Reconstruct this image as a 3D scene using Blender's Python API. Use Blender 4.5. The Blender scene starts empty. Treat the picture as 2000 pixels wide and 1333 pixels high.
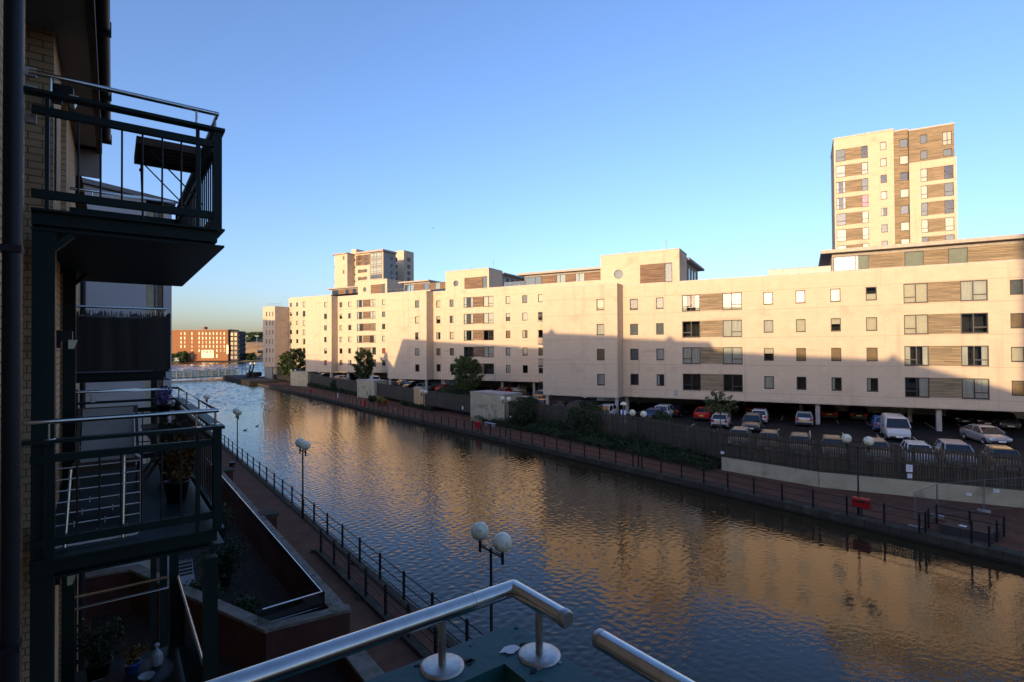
import bpy, math, random
import numpy as np
from mathutils import Vector, Matrix
random.seed(7)
rng = np.random.default_rng(7)
sc = bpy.context.scene
C = sc.collection
R_ = math.radians
# ------------------------------------------------------------------ camera
ZC = 10.2
FPX = 1040.0
pitch = math.atan(13.5 / FPX); roll = 0.0065
f0 = Vector((0, math.cos(pitch), math.sin(pitch))); r0 = Vector((1, 0, 0)); u0 = Vector((0, -math.sin(pitch), math.cos(pitch)))
CR = r0 * math.cos(roll) - u0 * math.sin(roll)
CU = u0 * math.cos(roll) + r0 * math.sin(roll)
cd = bpy.data.cameras.new('camera'); cam = bpy.data.objects.new('camera', cd); C.objects.link(cam)
cd.sensor_width = 36; cd.lens = 36 * FPX / 2000; cd.clip_start = 0.05; cd.clip_end = 12000
cam.matrix_world = Matrix(((CR.x, CU.x, -f0.x, 0), (CR.y, CU.y, -f0.y, 0), (CR.z, CU.z, -f0.z, ZC), (0, 0, 0, 1)))
sc.camera = cam
# ------------------------------------------------------------------ sky, sun, exposure
SUN_EL = R_(7.2); SX, SY = -.5124, -.8587
w = bpy.data.worlds.new('World'); sc.world = w; w.use_nodes = True
nt = w.node_tree; bg = nt.nodes['Background']
sky = nt.nodes.new('ShaderNodeTexSky'); sky.sky_type = 'NISHITA'; sky.sun_disc = False
sky.sun_elevation = SUN_EL; sky.sun_rotation = math.atan2(SX, SY)
sky.altitude = 0; sky.air_density = 1.0; sky.dust_density = 1.8; sky.ozone_density = 3.3
wb = nt.nodes.new('ShaderNodeVectorMath'); wb.operation = 'MULTIPLY'; wb.inputs[1].default_value = (1.12, .965, 1.06)   # white balance
nt.links.new(sky.outputs[0], wb.inputs[0]); nt.links.new(wb.outputs[0], bg.inputs[0]); bg.inputs[1].default_value = 0.15
sd = bpy.data.lights.new('sun', 'SUN'); sd.energy = 2.0; sd.angle = R_(0.55); sd.color = (1.0, 0.675, 0.365)
so = bpy.data.objects.new('sun', sd); C.objects.link(so)
S = Vector((SX * math.cos(SUN_EL), SY * math.cos(SUN_EL), math.sin(SUN_EL)))
so.rotation_euler = S.to_track_quat('Z', 'Y').to_euler()
sc.view_settings.view_transform = 'Standard'; sc.view_settings.look = 'None'
sc.view_settings.exposure = 1.48; sc.view_settings.gamma = 1.0; sc.view_settings.use_curve_mapping = False

# ------------------------------------------------------------------ frames of reference
def rotm(a): return Matrix.Rotation(a, 3, 'Z')
FG = rotm(0)
FQ = rotm(-math.asin(.4801))                 # cream terrace: x to the right along its fronts, y = depth
FN = rotm(math.atan2(.6, .8))                # near row and quays: x = out from the wall, y = along the canal
CAMP = Vector((0, 0, ZC))
def ray(px, py): return f0 + CR * ((px - 1000) / FPX) - CU * ((py - 666.5) / FPX)
def atz(px, py, z): v = ray(px, py); return CAMP + v * ((z - ZC) / v.z)
def aty(fr, px, py, y): v = fr.transposed() @ ray(px, py); v = v * (y / v.y); return v.x, v.z + ZC
def loc(fr, P): return fr.transposed() @ Vector(P)
def atzf(fr, px, py, z): return loc(fr, atz(px, py, z))

# ------------------------------------------------------------------ mesh builder
class MB:
    def __init__(s): s.v = []; s.f = []; s.sm = []
    def add(s, vs, fs, smooth=False):
        o = len(s.v); s.v += [tuple(p) for p in vs]
        for f in fs: s.f.append(tuple(i + o for i in f)); s.sm.append(smooth)
    def box(s, x0, x1, y0, y1, z0, z1, b=0):
        x0, x1 = sorted((x0, x1)); y0, y1 = sorted((y0, y1)); z0, z1 = sorted((z0, z1))
        vs = [(x0, y0, z0), (x1, y0, z0), (x1, y1, z0), (x0, y1, z0), (x0, y0, z1), (x1, y0, z1), (x1, y1, z1), (x0, y1, z1)]
        s.add(vs, [(0, 3, 2, 1), (4, 5, 6, 7), (0, 1, 5, 4), (1, 2, 6, 5), (2, 3, 7, 6), (3, 0, 4, 7)]); return s
    def obox(s, c, ex, ey, ez):
        c = Vector(c); ex = Vector(ex); ey = Vector(ey); ez = Vector(ez)
        vs = [c + ex * a + ey * b + ez * d for d in (-.5, .5) for a, b in ((-.5, -.5), (.5, -.5), (.5, .5), (-.5, .5))]
        s.add(vs, [(0, 3, 2, 1), (4, 5, 6, 7), (0, 1, 5, 4), (1, 2, 6, 5), (2, 3, 7, 6), (3, 0, 4, 7)]); return s
    def bar(s, p, q, w=.05, h=.05):
        p = Vector(p); q = Vector(q); d = q - p; L = d.length
        if L < 1e-6: return s
        d.normalize(); up = Vector((0, 0, 1))
        if abs(d.z) > .95: up = Vector((0, 1, 0))
        sx = d.cross(up).normalized(); uz = sx.cross(d).normalized()
        return s.obox((p + q) / 2, d * L, sx * w, uz * h)
    def tube(s, pts, r, n=8, cap=True, smooth=True):
        pts = [Vector(p) for p in pts]; rs = r if isinstance(r, (list, tuple)) else [r] * len(pts)
        rings = []; prev = None
        for i, p in enumerate(pts):
            if i == 0: d = pts[1] - p
            elif i == len(pts) - 1: d = p - pts[i - 1]
            else: d = (pts[i + 1] - p).normalized() + (p - pts[i - 1]).normalized()
            d.normalize()
            if prev is None:
                up = Vector((0, 0, 1)) if abs(d.z) < .9 else Vector((1, 0, 0)); a = d.cross(up).normalized()
            else: a = (prev - d * prev.dot(d)).normalized()
            prev = a; b = d.cross(a); k = 1.0
            if 0 < i < len(pts) - 1: k = 1 / max(.5, (pts[i + 1] - p).normalized().dot(d))
            rings.append([p + (a * math.cos(t) + b * math.sin(t)) * rs[i] * (k if False else 1) for t in [2 * math.pi * j / n for j in range(n)]])
        o = [v for ring in rings for v in ring]; fs = []
        for i in range(len(rings) - 1):
            for j in range(n): fs.append((i * n + j, i * n + (j + 1) % n, (i + 1) * n + (j + 1) % n, (i + 1) * n + j))
        s.add(o, fs, smooth)
        if cap:
            s.add(rings[0], [tuple(range(n))[::-1]]); s.add(rings[-1], [tuple(range(n))])
        return s
    def lathe(s, prof, c=(0, 0, 0), n=16, smooth=True):
        c = Vector(c); vs = []; fs = []
        for r, z in prof:
            for j in range(n): t = 2 * math.pi * j / n; vs.append(c + Vector((r * math.cos(t), r * math.sin(t), z)))
        for i in range(len(prof) - 1):
            for j in range(n): fs.append((i * n + j, i * n + (j + 1) % n, (i + 1) * n + (j + 1) % n, (i + 1) * n + j))
        s.add(vs, fs, smooth); return s
    def ball(s, c, r, n=16, sz=1.0):
        return s.lathe([(max(1e-4, r * math.sin(math.pi * i / (n // 2))), -r * sz * math.cos(math.pi * i / (n // 2))) for i in range(n // 2 + 1)], c, n)
    def poly(s, pts, h=None, z=None):
        """flat polygon (list of xyz); h = extruded down by h"""
        n = len(pts); top = [Vector(p) for p in pts]
        if h is None: s.add(top, [tuple(range(n))]); return s
        bot = [p - Vector((0, 0, h)) for p in top]
        s.add(top + bot, [tuple(range(n)), tuple(range(2 * n - 1, n - 1, -1))] + [(i, i + n, (i + 1) % n + n, (i + 1) % n) for i in range(n)]); return s
    def extr(s, pts, d):
        n = len(pts); d = Vector(d); a = [Vector(p) for p in pts]; b = [p + d for p in a]
        s.add(a + b, [tuple(range(n))[::-1], tuple(range(n, 2 * n))] + [(i, (i + 1) % n, (i + 1) % n + n, i + n) for i in range(n)]); return s
    def mesh(s, name, off=(0, 0, 0)):
        me = bpy.data.meshes.new(name); o = Vector(off)
        me.from_pydata([tuple(Vector(v) - o) for v in s.v], [], s.f)
        me.polygons.foreach_set('use_smooth', s.sm); me.update(); return me

def leaf_mesh(name, cen, size, off=(0, 0, 0), jit=.5):
    cen = np.asarray(cen, float) - np.asarray(off); n = len(cen)
    sz = size * (1 + jit * (rng.random(n) - .5) * 2)
    a = rng.normal(size=(n, 3)); a /= np.linalg.norm(a, axis=1)[:, None]
    b = rng.normal(size=(n, 3)); b -= (b * a).sum(1)[:, None] * a; b /= np.linalg.norm(b, axis=1)[:, None]
    a *= sz[:, None]; b *= sz[:, None] * .6
    v = np.stack([cen - a, cen - b * .9, cen + a, cen + b * .9], 1).reshape(-1, 3)
    me = bpy.data.meshes.new(name); me.vertices.add(4 * n); me.vertices.foreach_set('co', v.ravel())
    me.loops.add(4 * n); me.loops.foreach_set('vertex_index', np.arange(4 * n, dtype=np.int32))
    me.polygons.add(n); me.polygons.foreach_set('loop_start', np.arange(0, 4 * n, 4, dtype=np.int32))
    me.update(calc_edges=True); me.validate(); return me

class Thing:
    def __init__(s, name, label, cat, fr=FG, at=(0, 0, 0), group=None, kind=None):
        s.o = bpy.data.objects.new(name, None); s.o.empty_display_size = .3; C.objects.link(s.o)
        s.fr = fr; s.a = Vector(at); s.o.matrix_world = Matrix.Translation(fr @ s.a) @ fr.to_4x4()
        s.o['label'] = label; s.o['category'] = cat
        if group: s.o['group'] = group
        if kind: s.o['kind'] = kind
    def part(s, name, mb, mat, parent=None, label=None, me=None):
        me = me or mb.mesh(name, s.a)
        if mat: me.materials.append(mat)
        o = bpy.data.objects.new(name, me); C.objects.link(o); o.parent = parent or s.o
        if label: o['label'] = label
        return o
def solo(name, mb, mat, label, cat, fr=FG, at=(0, 0, 0), group=None, kind=None, me=None):
    me = me or mb.mesh(name, at); me.materials.append(mat)
    o = bpy.data.objects.new(name, me); C.objects.link(o)
    o.matrix_world = Matrix.Translation(fr @ Vector(at)) @ fr.to_4x4()
    if label: o['label'] = label
    if cat: o['category'] = cat
    if group: o['group'] = group
    if kind: o['kind'] = kind
    return o
def struct(name, mb, mat, fr=FG): return solo(name, mb, mat, None, None, fr, kind='structure')
def copy_thing(root, M, label=None, group=None):
    r = root.copy(); C.objects.link(r); r.matrix_world = M
    if label: r['label'] = label
    if group: r['group'] = group
    for ch in root.children:
        c = ch.copy(); C.objects.link(c); c.parent = r
        for g in ch.children:
            d = g.copy(); C.objects.link(d); d.parent = c
    return r

# ------------------------------------------------------------------ materials
def newmat(name):
    m = bpy.data.materials.new(name); m.use_nodes = True; return m, m.node_tree, m.node_tree.nodes['Principled BSDF']
def nd(nt, t, **k):
    n = nt.nodes.new(t)
    for a, b in k.items():
        if hasattr(n, a): setattr(n, a, b)
    return n
def pm(name, col, rough=.6, metal=0., var=.15, scale=3., bump=0., bscale=None, spec=.3, stain=None, coat=0.):
    m, nt, p = newmat(name)
    p.inputs['Roughness'].default_value = rough; p.inputs['Metallic'].default_value = metal
    p.inputs['Specular IOR Level'].default_value = spec; p.inputs['Coat Weight'].default_value = coat
    tc = nd(nt, 'ShaderNodeTexCoord'); no = nd(nt, 'ShaderNodeTexNoise'); no.inputs['Scale'].default_value = scale
    no.inputs['Detail'].default_value = 6; nt.links.new(tc.outputs['Object'], no.inputs['Vector'])
    mx = nd(nt, 'ShaderNodeMix', data_type='RGBA')
    a = tuple(max(0, c * (1 - var)) for c in col) + (1,); b = tuple(c * (1 + var) for c in col) + (1,)
    mr = nd(nt, 'ShaderNodeMapRange'); mr.inputs[1].default_value = .3; mr.inputs[2].default_value = .7
    nt.links.new(no.outputs['Fac'], mr.inputs[0]); nt.links.new(mr.outputs[0], mx.inputs[0])
    mx.inputs[6].default_value = a; mx.inputs[7].default_value = b
    out = mx.outputs[2]
    if stain:
        n2 = nd(nt, 'ShaderNodeTexNoise'); n2.inputs['Scale'].default_value = stain[1]; n2.inputs['Detail'].default_value = 8
        nt.links.new(tc.outputs['Object'], n2.inputs['Vector'])
        r2 = nd(nt, 'ShaderNodeMapRange'); r2.inputs[1].default_value = stain[2]; r2.inputs[2].default_value = stain[2] + .12
        nt.links.new(n2.outputs['Fac'], r2.inputs[0]); m2 = nd(nt, 'ShaderNodeMix', data_type='RGBA')
        nt.links.new(r2.outputs[0], m2.inputs[0]); nt.links.new(out, m2.inputs[6]); m2.inputs[7].default_value = stain[0] + (1,)
        out = m2.outputs[2]
    nt.links.new(out, p.inputs['Base Color'])
    if bump:
        bn = nd(nt, 'ShaderNodeTexNoise'); bn.inputs['Scale'].default_value = bscale or scale * 6; bn.inputs['Detail'].default_value = 4
        nt.links.new(tc.outputs['Object'], bn.inputs['Vector']); bp = nd(nt, 'ShaderNodeBump'); bp.inputs['Strength'].default_value = bump
        bp.inputs['Distance'].default_value = .02
        nt.links.new(bn.outputs['Fac'], bp.inputs['Height']); nt.links.new(bp.outputs[0], p.inputs['Normal'])
    return m
def brickmat(name, c1, c2, mort, bw=.225, rh=.075, ms=.01, flat=False, rough=.85, bump=.6, stain=None, sw=.12, off=.5):
    m, nt, p = newmat(name); p.inputs['Roughness'].default_value = rough; p.inputs['Specular IOR Level'].default_value = .12
    tc = nd(nt, 'ShaderNodeTexCoord'); sp = nd(nt, 'ShaderNodeSeparateXYZ'); nt.links.new(tc.outputs['Object'], sp.inputs[0])
    cb = nd(nt, 'ShaderNodeCombineXYZ')
    if flat:
        nt.links.new(sp.outputs[0], cb.inputs[0]); nt.links.new(sp.outputs[1], cb.inputs[1])
    else:
        ad = nd(nt, 'ShaderNodeMath', operation='ADD'); nt.links.new(sp.outputs[0], ad.inputs[0]); nt.links.new(sp.outputs[1], ad.inputs[1])
        nt.links.new(ad.outputs[0], cb.inputs[0]); nt.links.new(sp.outputs[2], cb.inputs[1])
    br = nd(nt, 'ShaderNodeTexBrick'); br.offset = off
    nt.links.new(cb.outputs[0], br.inputs['Vector']); br.inputs['Scale'].default_value = 1
    br.inputs['Brick Width'].default_value = bw; br.inputs['Row Height'].default_value = rh; br.inputs['Mortar Size'].default_value = ms
    br.inputs['Mortar Smooth'].default_value = .3; br.inputs['Bias'].default_value = 0
    br.inputs['Color1'].default_value = c1 + (1,); br.inputs['Color2'].default_value = c2 + (1,); br.inputs['Mortar'].default_value = mort + (1,)
    no = nd(nt, 'ShaderNodeTexNoise'); no.inputs['Scale'].default_value = .9; no.inputs['Detail'].default_value = 7
    nt.links.new(tc.outputs['Object'], no.inputs['Vector'])
    mr = nd(nt, 'ShaderNodeMapRange'); mr.inputs[1].default_value = .3; mr.inputs[2].default_value = .75; mr.inputs[3].default_value = 1 + sw; mr.inputs[4].default_value = 1 - sw
    nt.links.new(no.outputs['Fac'], mr.inputs[0])
    vm = nd(nt, 'ShaderNodeVectorMath', operation='SCALE'); nt.links.new(br.outputs['Color'], vm.inputs[0]); nt.links.new(mr.outputs[0], vm.inputs['Scale'])
    out = vm.outputs[0]
    if stain:
        for (col, s, th, ax) in stain:
            mp = nd(nt, 'ShaderNodeMapping'); mp.inputs['Scale'].default_value = ax; nt.links.new(tc.outputs['Object'], mp.inputs[0])
            n2 = nd(nt, 'ShaderNodeTexNoise'); n2.inputs['Scale'].default_value = s; n2.inputs['Detail'].default_value = 5
            nt.links.new(mp.outputs[0], n2.inputs['Vector'])
            r2 = nd(nt, 'ShaderNodeMapRange'); r2.inputs[1].default_value = th; r2.inputs[2].default_value = th + .16; r2.inputs[4].default_value = .8
            nt.links.new(n2.outputs['Fac'], r2.inputs[0]); m2 = nd(nt, 'ShaderNodeMix', data_type='RGBA')
            nt.links.new(r2.outputs[0], m2.inputs[0]); nt.links.new(out, m2.inputs[6]); m2.inputs[7].default_value = col + (1,); out = m2.outputs[2]
    nt.links.new(out, p.inputs['Base Color'])
    bp = nd(nt, 'ShaderNodeBump'); bp.inputs['Strength'].default_value = bump; bp.inputs['Distance'].default_value = .01
    iv = nd(nt, 'ShaderNodeMath', operation='SUBTRACT'); iv.inputs[0].default_value = 1; nt.links.new(br.outputs['Fac'], iv.inputs[1])
    nt.links.new(iv.outputs[0], bp.inputs['Height']); nt.links.new(bp.outputs[0], p.inputs['Normal'])
    return m
def woodmat(name, a, b, vert=False, pitch=.14):
    m, nt, p = newmat(name); p.inputs['Roughness'].default_value = .75
    tc = nd(nt, 'ShaderNodeTexCoord'); mp = nd(nt, 'ShaderNodeMapping'); nt.links.new(tc.outputs['Object'], mp.inputs[0])
    mp.inputs['Scale'].default_value = (6, 6, .4) if vert else (.35, .35, 9)
    no = nd(nt, 'ShaderNodeTexNoise'); no.inputs['Scale'].default_value = 1; no.inputs['Detail'].default_value = 6; nt.links.new(mp.outputs[0], no.inputs['Vector'])
    cr = nd(nt, 'ShaderNodeValToRGB'); cr.color_ramp.elements[0].position = .35; cr.color_ramp.elements[1].position = .68
    cr.color_ramp.elements[0].color = a + (1,); cr.color_ramp.elements[1].color = b + (1,)
    nt.links.new(no.outputs['Fac'], cr.inputs[0])
    out = cr.outputs[0]
    if not vert:
        sp = nd(nt, 'ShaderNodeSeparateXYZ'); nt.links.new(tc.outputs['Object'], sp.inputs[0])
        fr_ = nd(nt, 'ShaderNodeMath', operation='MODULO'); fr_.inputs[1].default_value = pitch
        ad = nd(nt, 'ShaderNodeMath', operation='ADD'); ad.inputs[1].default_value = 100 * pitch
        nt.links.new(sp.outputs[2], ad.inputs[0]); nt.links.new(ad.outputs[0], fr_.inputs[0])
        gt = nd(nt, 'ShaderNodeMath', operation='GREATER_THAN'); gt.inputs[1].default_value = pitch * .12; nt.links.new(fr_.outputs[0], gt.inputs[0])
        m2 = nd(nt, 'ShaderNodeMix', data_type='RGBA'); nt.links.new(gt.outputs[0], m2.inputs[0])
        m2.inputs[6].default_value = tuple(c * .35 for c in a) + (1,); nt.links.new(out, m2.inputs[7]); out = m2.outputs[2]
        cb = nd(nt, 'ShaderNodeCombineXYZ'); a2 = nd(nt, 'ShaderNodeMath', operation='ADD'); nt.links.new(sp.outputs[0], a2.inputs[0]); nt.links.new(sp.outputs[1], a2.inputs[1])
        nt.links.new(a2.outputs[0], cb.inputs[0]); nt.links.new(ad.outputs[0], cb.inputs[1])
        br = nd(nt, 'ShaderNodeTexBrick'); nt.links.new(cb.outputs[0], br.inputs['Vector']); br.inputs['Scale'].default_value = 1; br.inputs['Brick Width'].default_value = 1.7
        br.inputs['Row Height'].default_value = pitch; br.inputs['Mortar Size'].default_value = .004; br.offset = .37
        br.inputs['Color1'].default_value = (.74, .75, .76, 1); br.inputs['Color2'].default_value = (1.15, 1.13, 1.08, 1); br.inputs['Mortar'].default_value = (.4, .4, .4, 1)
        mu = nd(nt, 'ShaderNodeVectorMath', operation='MULTIPLY'); nt.links.new(out, mu.inputs[0]); nt.links.new(br.outputs['Color'], mu.inputs[1]); out = mu.outputs[0]
    nt.links.new(out, p.inputs['Base Color']); return m
def glassmat(name, tint=(.75, .8, .8), base=.03, rough=.02):
    m = bpy.data.materials.new(name); m.use_nodes = True; nt = m.node_tree; nt.nodes.clear()
    o = nd(nt, 'ShaderNodeOutputMaterial'); mx = nd(nt, 'ShaderNodeMixShader'); tr = nd(nt, 'ShaderNodeBsdfTransparent'); gl = nd(nt, 'ShaderNodeBsdfGlossy')
    fr = nd(nt, 'ShaderNodeFresnel'); fr.inputs[0].default_value = 1.55; ad = nd(nt, 'ShaderNodeMath', operation='ADD'); ad.inputs[1].default_value = base; ad.use_clamp = True
    tr.inputs[0].default_value = tint + (1,); gl.inputs[1].default_value = rough; gl.inputs[0].default_value = (.9, .95, 1, 1)
    nt.links.new(fr.outputs[0], ad.inputs[0]); nt.links.new(ad.outputs[0], mx.inputs[0]); nt.links.new(tr.outputs[0], mx.inputs[1]); nt.links.new(gl.outputs[0], mx.inputs[2])
    nt.links.new(mx.outputs[0], o.inputs[0]); return m
def leafmat(name, a, b, scale=.8):
    m, nt, p = newmat(name); p.inputs['Roughness'].default_value = .6; p.inputs['Specular IOR Level'].default_value = .25
    tc = nd(nt, 'ShaderNodeTexCoord'); no = nd(nt, 'ShaderNodeTexNoise'); no.inputs['Scale'].default_value = scale; no.inputs['Detail'].default_value = 8
    nt.links.new(tc.outputs['Object'], no.inputs['Vector']); cr = nd(nt, 'ShaderNodeValToRGB')
    cr.color_ramp.elements[0].position = .35; cr.color_ramp.elements[1].position = .65; cr.color_ramp.elements[0].color = a + (1,); cr.color_ramp.elements[1].color = b + (1,)
    nt.links.new(no.outputs['Fac'], cr.inputs[0]); nt.links.new(cr.outputs[0], p.inputs['Base Color']); return m

M = {}
CREAM = (.60, .49, .385)
M['facade'] = brickmat('cream_block', (.57, .465, .335), (.535, .437, .315), (.47, .38, .275), .6, .22, .008, bump=.15, sw=.05,
    stain=[((.46, .33, .235), .35, .60, (1, 1, 1.3)), ((.40, .31, .24), .5, .63, (.25, .25, 2.2)), ((.45, .36, .27), .9, .56, (1.8, 1.8, .10))])
M['facade_side'] = M['facade']
M['joint'] = pm('joint', (.30, .25, .20), .9)
M['coping'] = pm('coping', (.50, .43, .36), .7)
M['timber'] = woodmat('weathered_cladding', (.11, .07, .044), (.28, .18, .11))
M['timber2'] = woodmat('pale_cladding', (.17, .13, .075), (.35, .27, .165))
M['frame'] = pm('window_frame', (.05, .05, .05), .5, .1, .1)
M['glass'] = glassmat('pane')
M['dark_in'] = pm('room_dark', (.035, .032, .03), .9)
M['blind'] = pm('blind_cream', (.58, .53, .43), .8, var=.06)
M['blind_b'] = pm('blind_brown', (.30, .21, .13), .8)
M['curtain'] = woodmat('net_curtain', (.42, .42, .40), (.62, .60, .55), True)
M['blind_g'] = pm('blind_grey', (.15, .165, .17), .8)
M['blind_r'] = pm('blind_red', (.45, .03, .04), .8)
M['blind_p'] = pm('blind_pink', (.75, .22, .30), .8)
M['grey_clad'] = pm('grey_cladding', (.30, .29, .27), .6)
M['roofedge'] = pm('roof_edge', (.40, .34, .28), .5)
M['roofgrey'] = pm('roof_grey', (.20, .19, .18), .6)
M['concrete'] = pm('concrete', (.34, .33, .31), .85, var=.2, scale=1.5, bump=.3)
M['wallpale'] = pm('pale_render', (.43, .385, .26), .85, var=.14, scale=.8, stain=((.24, .20, .12), .7, .58))
M['asphalt'] = pm('asphalt', (.024, .0235, .023), .95, spec=.08, var=.3, scale=.7, bump=.3, bscale=60)
M['white'] = pm('white_paint', (.45, .45, .43), .6, var=.1)
M['quaystone'] = brickmat('quay_stone', (.06, .056, .052), (.05, .047, .045), (.025, .025, .022), 1.2, .42, .02, bump=.6, stain=[((.06, .07, .04), .8, .52, (1, 1, 1))])
M['kerb'] = brickmat('kerb_stone', (.062, .056, .044), (.05, .046, .037), (.025, .023, .018), 1.1, .6, .015, flat=True, stain=[((.12, .12, .07), .9, .55, (1, 1, 1))])
M['paving'] = brickmat('red_paving', (.15, .064, .038), (.12, .054, .034), (.06, .045, .028), .2, .1, .008, flat=True, bump=.4, sw=.25)
M['brick'] = brickmat('buff_brick', (.56, .36, .20), (.48, .31, .17), (.24, .165, .10), ms=.008, bump=.6, sw=.15)
M['brick_red'] = brickmat('red_brick', (.10, .036, .026), (.08, .03, .024), (.05, .04, .035), bump=.8, sw=.2)
M['brick_far'] = brickmat('orange_brick', (.27, .125, .055), (.235, .11, .05), (.24, .12, .065), .6, .3, .02, bump=0, sw=.10)
M['green'] = pm('green_paint', (.006, .018, .017), .5, 0, .15, 4, bump=.05, spec=.22)
M['ledge'] = pm('teal_paint', (.012, .085, .088), .55, 0, .22, 9, bump=.10, bscale=30, stain=((.012, .035, .038), 22, .62))
M['steel'] = pm('brushed_steel', (.55, .53, .50), .20, 1., .10, 45, bump=.02, bscale=300, stain=((.22, .18, .14), 60, .70))
M['steel_dull'] = pm('dull_steel', (.42, .41, .39), .42, 1., .2, 40, bump=.1, stain=((.16, .11, .08), 35, .66))
M['black'] = pm('black_iron', (.012, .012, .014), .5, 0, .2, 6)
M['pipe'] = pm('black_pipe', (.010, .011, .016), .5, spec=.3)
M['soffit'] = pm('soffit_board', (.30, .28, .25), .7, var=.06)
M['whiteblock'] = pm('white_render', (.52, .49, .48), .8, var=.06, scale=.5)
M['tile'] = brickmat('roof_tile', (.10, .06, .05), (.075, .05, .045), (.03, .025, .02), .3, .34, .02, bump=1)
M['globe'] = pm('opal_globe', (.70, .67, .50), .25, 0, .12, 5, stain=((.40, .38, .26), 4, .58))
M['redbox'] = pm('red_plastic', (.36, .014, .014), .35)
M['soil'] = pm('soil', (.035, .026, .02), .95, var=.4, scale=4, bump=.6)
M['leaf'] = leafmat('leaf', (.03, .055, .018), (.075, .11, .03))
M['leaf_d'] = leafmat('leaf_dark', (.014, .028, .011), (.040, .062, .022))
M['leaf_y'] = leafmat('leaf_yellow', (.16, .15, .03), (.28, .24, .05))
M['leaf_o'] = leafmat('leaf_orange', (.10, .05, .015), (.17, .09, .025))
M['bark'] = pm('bark', (.07, .05, .035), .9, var=.3, scale=8, bump=.5)
M['fence'] = woodmat('fence_wood', (.034, .029, .020), (.084, .070, .047), True)
M['fence_new'] = woodmat('fence_new_wood', (.45, .30, .14), (.58, .42, .22), True)
M['terracotta'] = pm('terracotta', (.50, .17, .06), .8)
M['cane'] = woodmat('cane_screen', (.012, .009, .007), (.05, .04, .03), True)
M['tyre'] = pm('tyre', (.012, .012, .012), .85)
M['rim'] = pm('rim', (.40, .40, .42), .3, .9)
M['carglass'] = pm('car_glass', (.012, .015, .018), .06, 0, 0, spec=.9)
M['lamp_r'] = pm('tail_lamp', (.5, .01, .01), .2)
M['lamp_w'] = pm('head_lamp', (.75, .75, .75), .12)
M['plate_y'] = pm('yellow_plate', (.70, .52, .05), .5)
M['plate_w'] = pm('white_plate', (.75, .75, .72), .5)
M['paper'] = pm('paper', (.75, .77, .80), .7, var=.03)
M['galv'] = pm('galvanised', (.22, .225, .23), .55, .3)
M['blue'] = pm('blue_glaze', (.03, .12, .42), .3)
M['dkwood'] = woodmat('dark_wood', (.05, .028, .016), (.11, .06, .035), True)
M['canvas'] = pm('canvas', (.30, .27, .24), .9)
M['plastic'] = pm('white_plastic', (.36, .36, .37), .45)
M['purple'] = leafmat('lavender', (.10, .06, .20), (.20, .13, .32), 9)
M['bronze'] = pm('bronze_green', (.07, .10, .10), .5)
M['bridge'] = pm('bridge_paint', (.20, .27, .26), .6)
M['feather'] = pm('feather', (.045, .035, .028), .8)

def watermat(name, rough, fine, col=(.030, .021, .010, 1)):
    m, nt, p = newmat(name); p.inputs['Base Color'].default_value = col
    p.inputs['Roughness'].default_value = rough; p.inputs['IOR'].default_value = 1.333; p.inputs['Specular IOR Level'].default_value = .5
    tc = nd(nt, 'ShaderNodeTexCoord'); mp = nd(nt, 'ShaderNodeMapping'); mp.inputs['Rotation'].default_value = (0, 0, .5); mp.inputs['Scale'].default_value = (5 * fine, 9 * fine, 1)
    nt.links.new(tc.outputs['Object'], mp.inputs[0]); n = nd(nt, 'ShaderNodeTexNoise'); n.inputs['Scale'].default_value = 1; n.inputs['Detail'].default_value = 2
    nt.links.new(mp.outputs[0], n.inputs['Vector']); c = nd(nt, 'ShaderNodeTexNoise'); c.inputs['Scale'].default_value = .06; nt.links.new(tc.outputs['Object'], c.inputs['Vector'])
    mr = nd(nt, 'ShaderNodeMapRange'); mr.inputs[1].default_value = .35; mr.inputs[2].default_value = .65; mr.inputs[3].default_value = .1; mr.inputs[4].default_value = 1; nt.links.new(c.outputs['Fac'], mr.inputs[0])
    bp = nd(nt, 'ShaderNodeBump'); bp.inputs['Distance'].default_value = .008 / fine; nt.links.new(mr.outputs[0], bp.inputs['Strength'])
    nt.links.new(n.outputs['Fac'], bp.inputs['Height']); nt.links.new(bp.outputs[0], p.inputs['Normal']); return m
M['water'] = watermat('bay_water', .12, .12); M['canal'] = watermat('canal_water', .03, 1.0)
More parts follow.
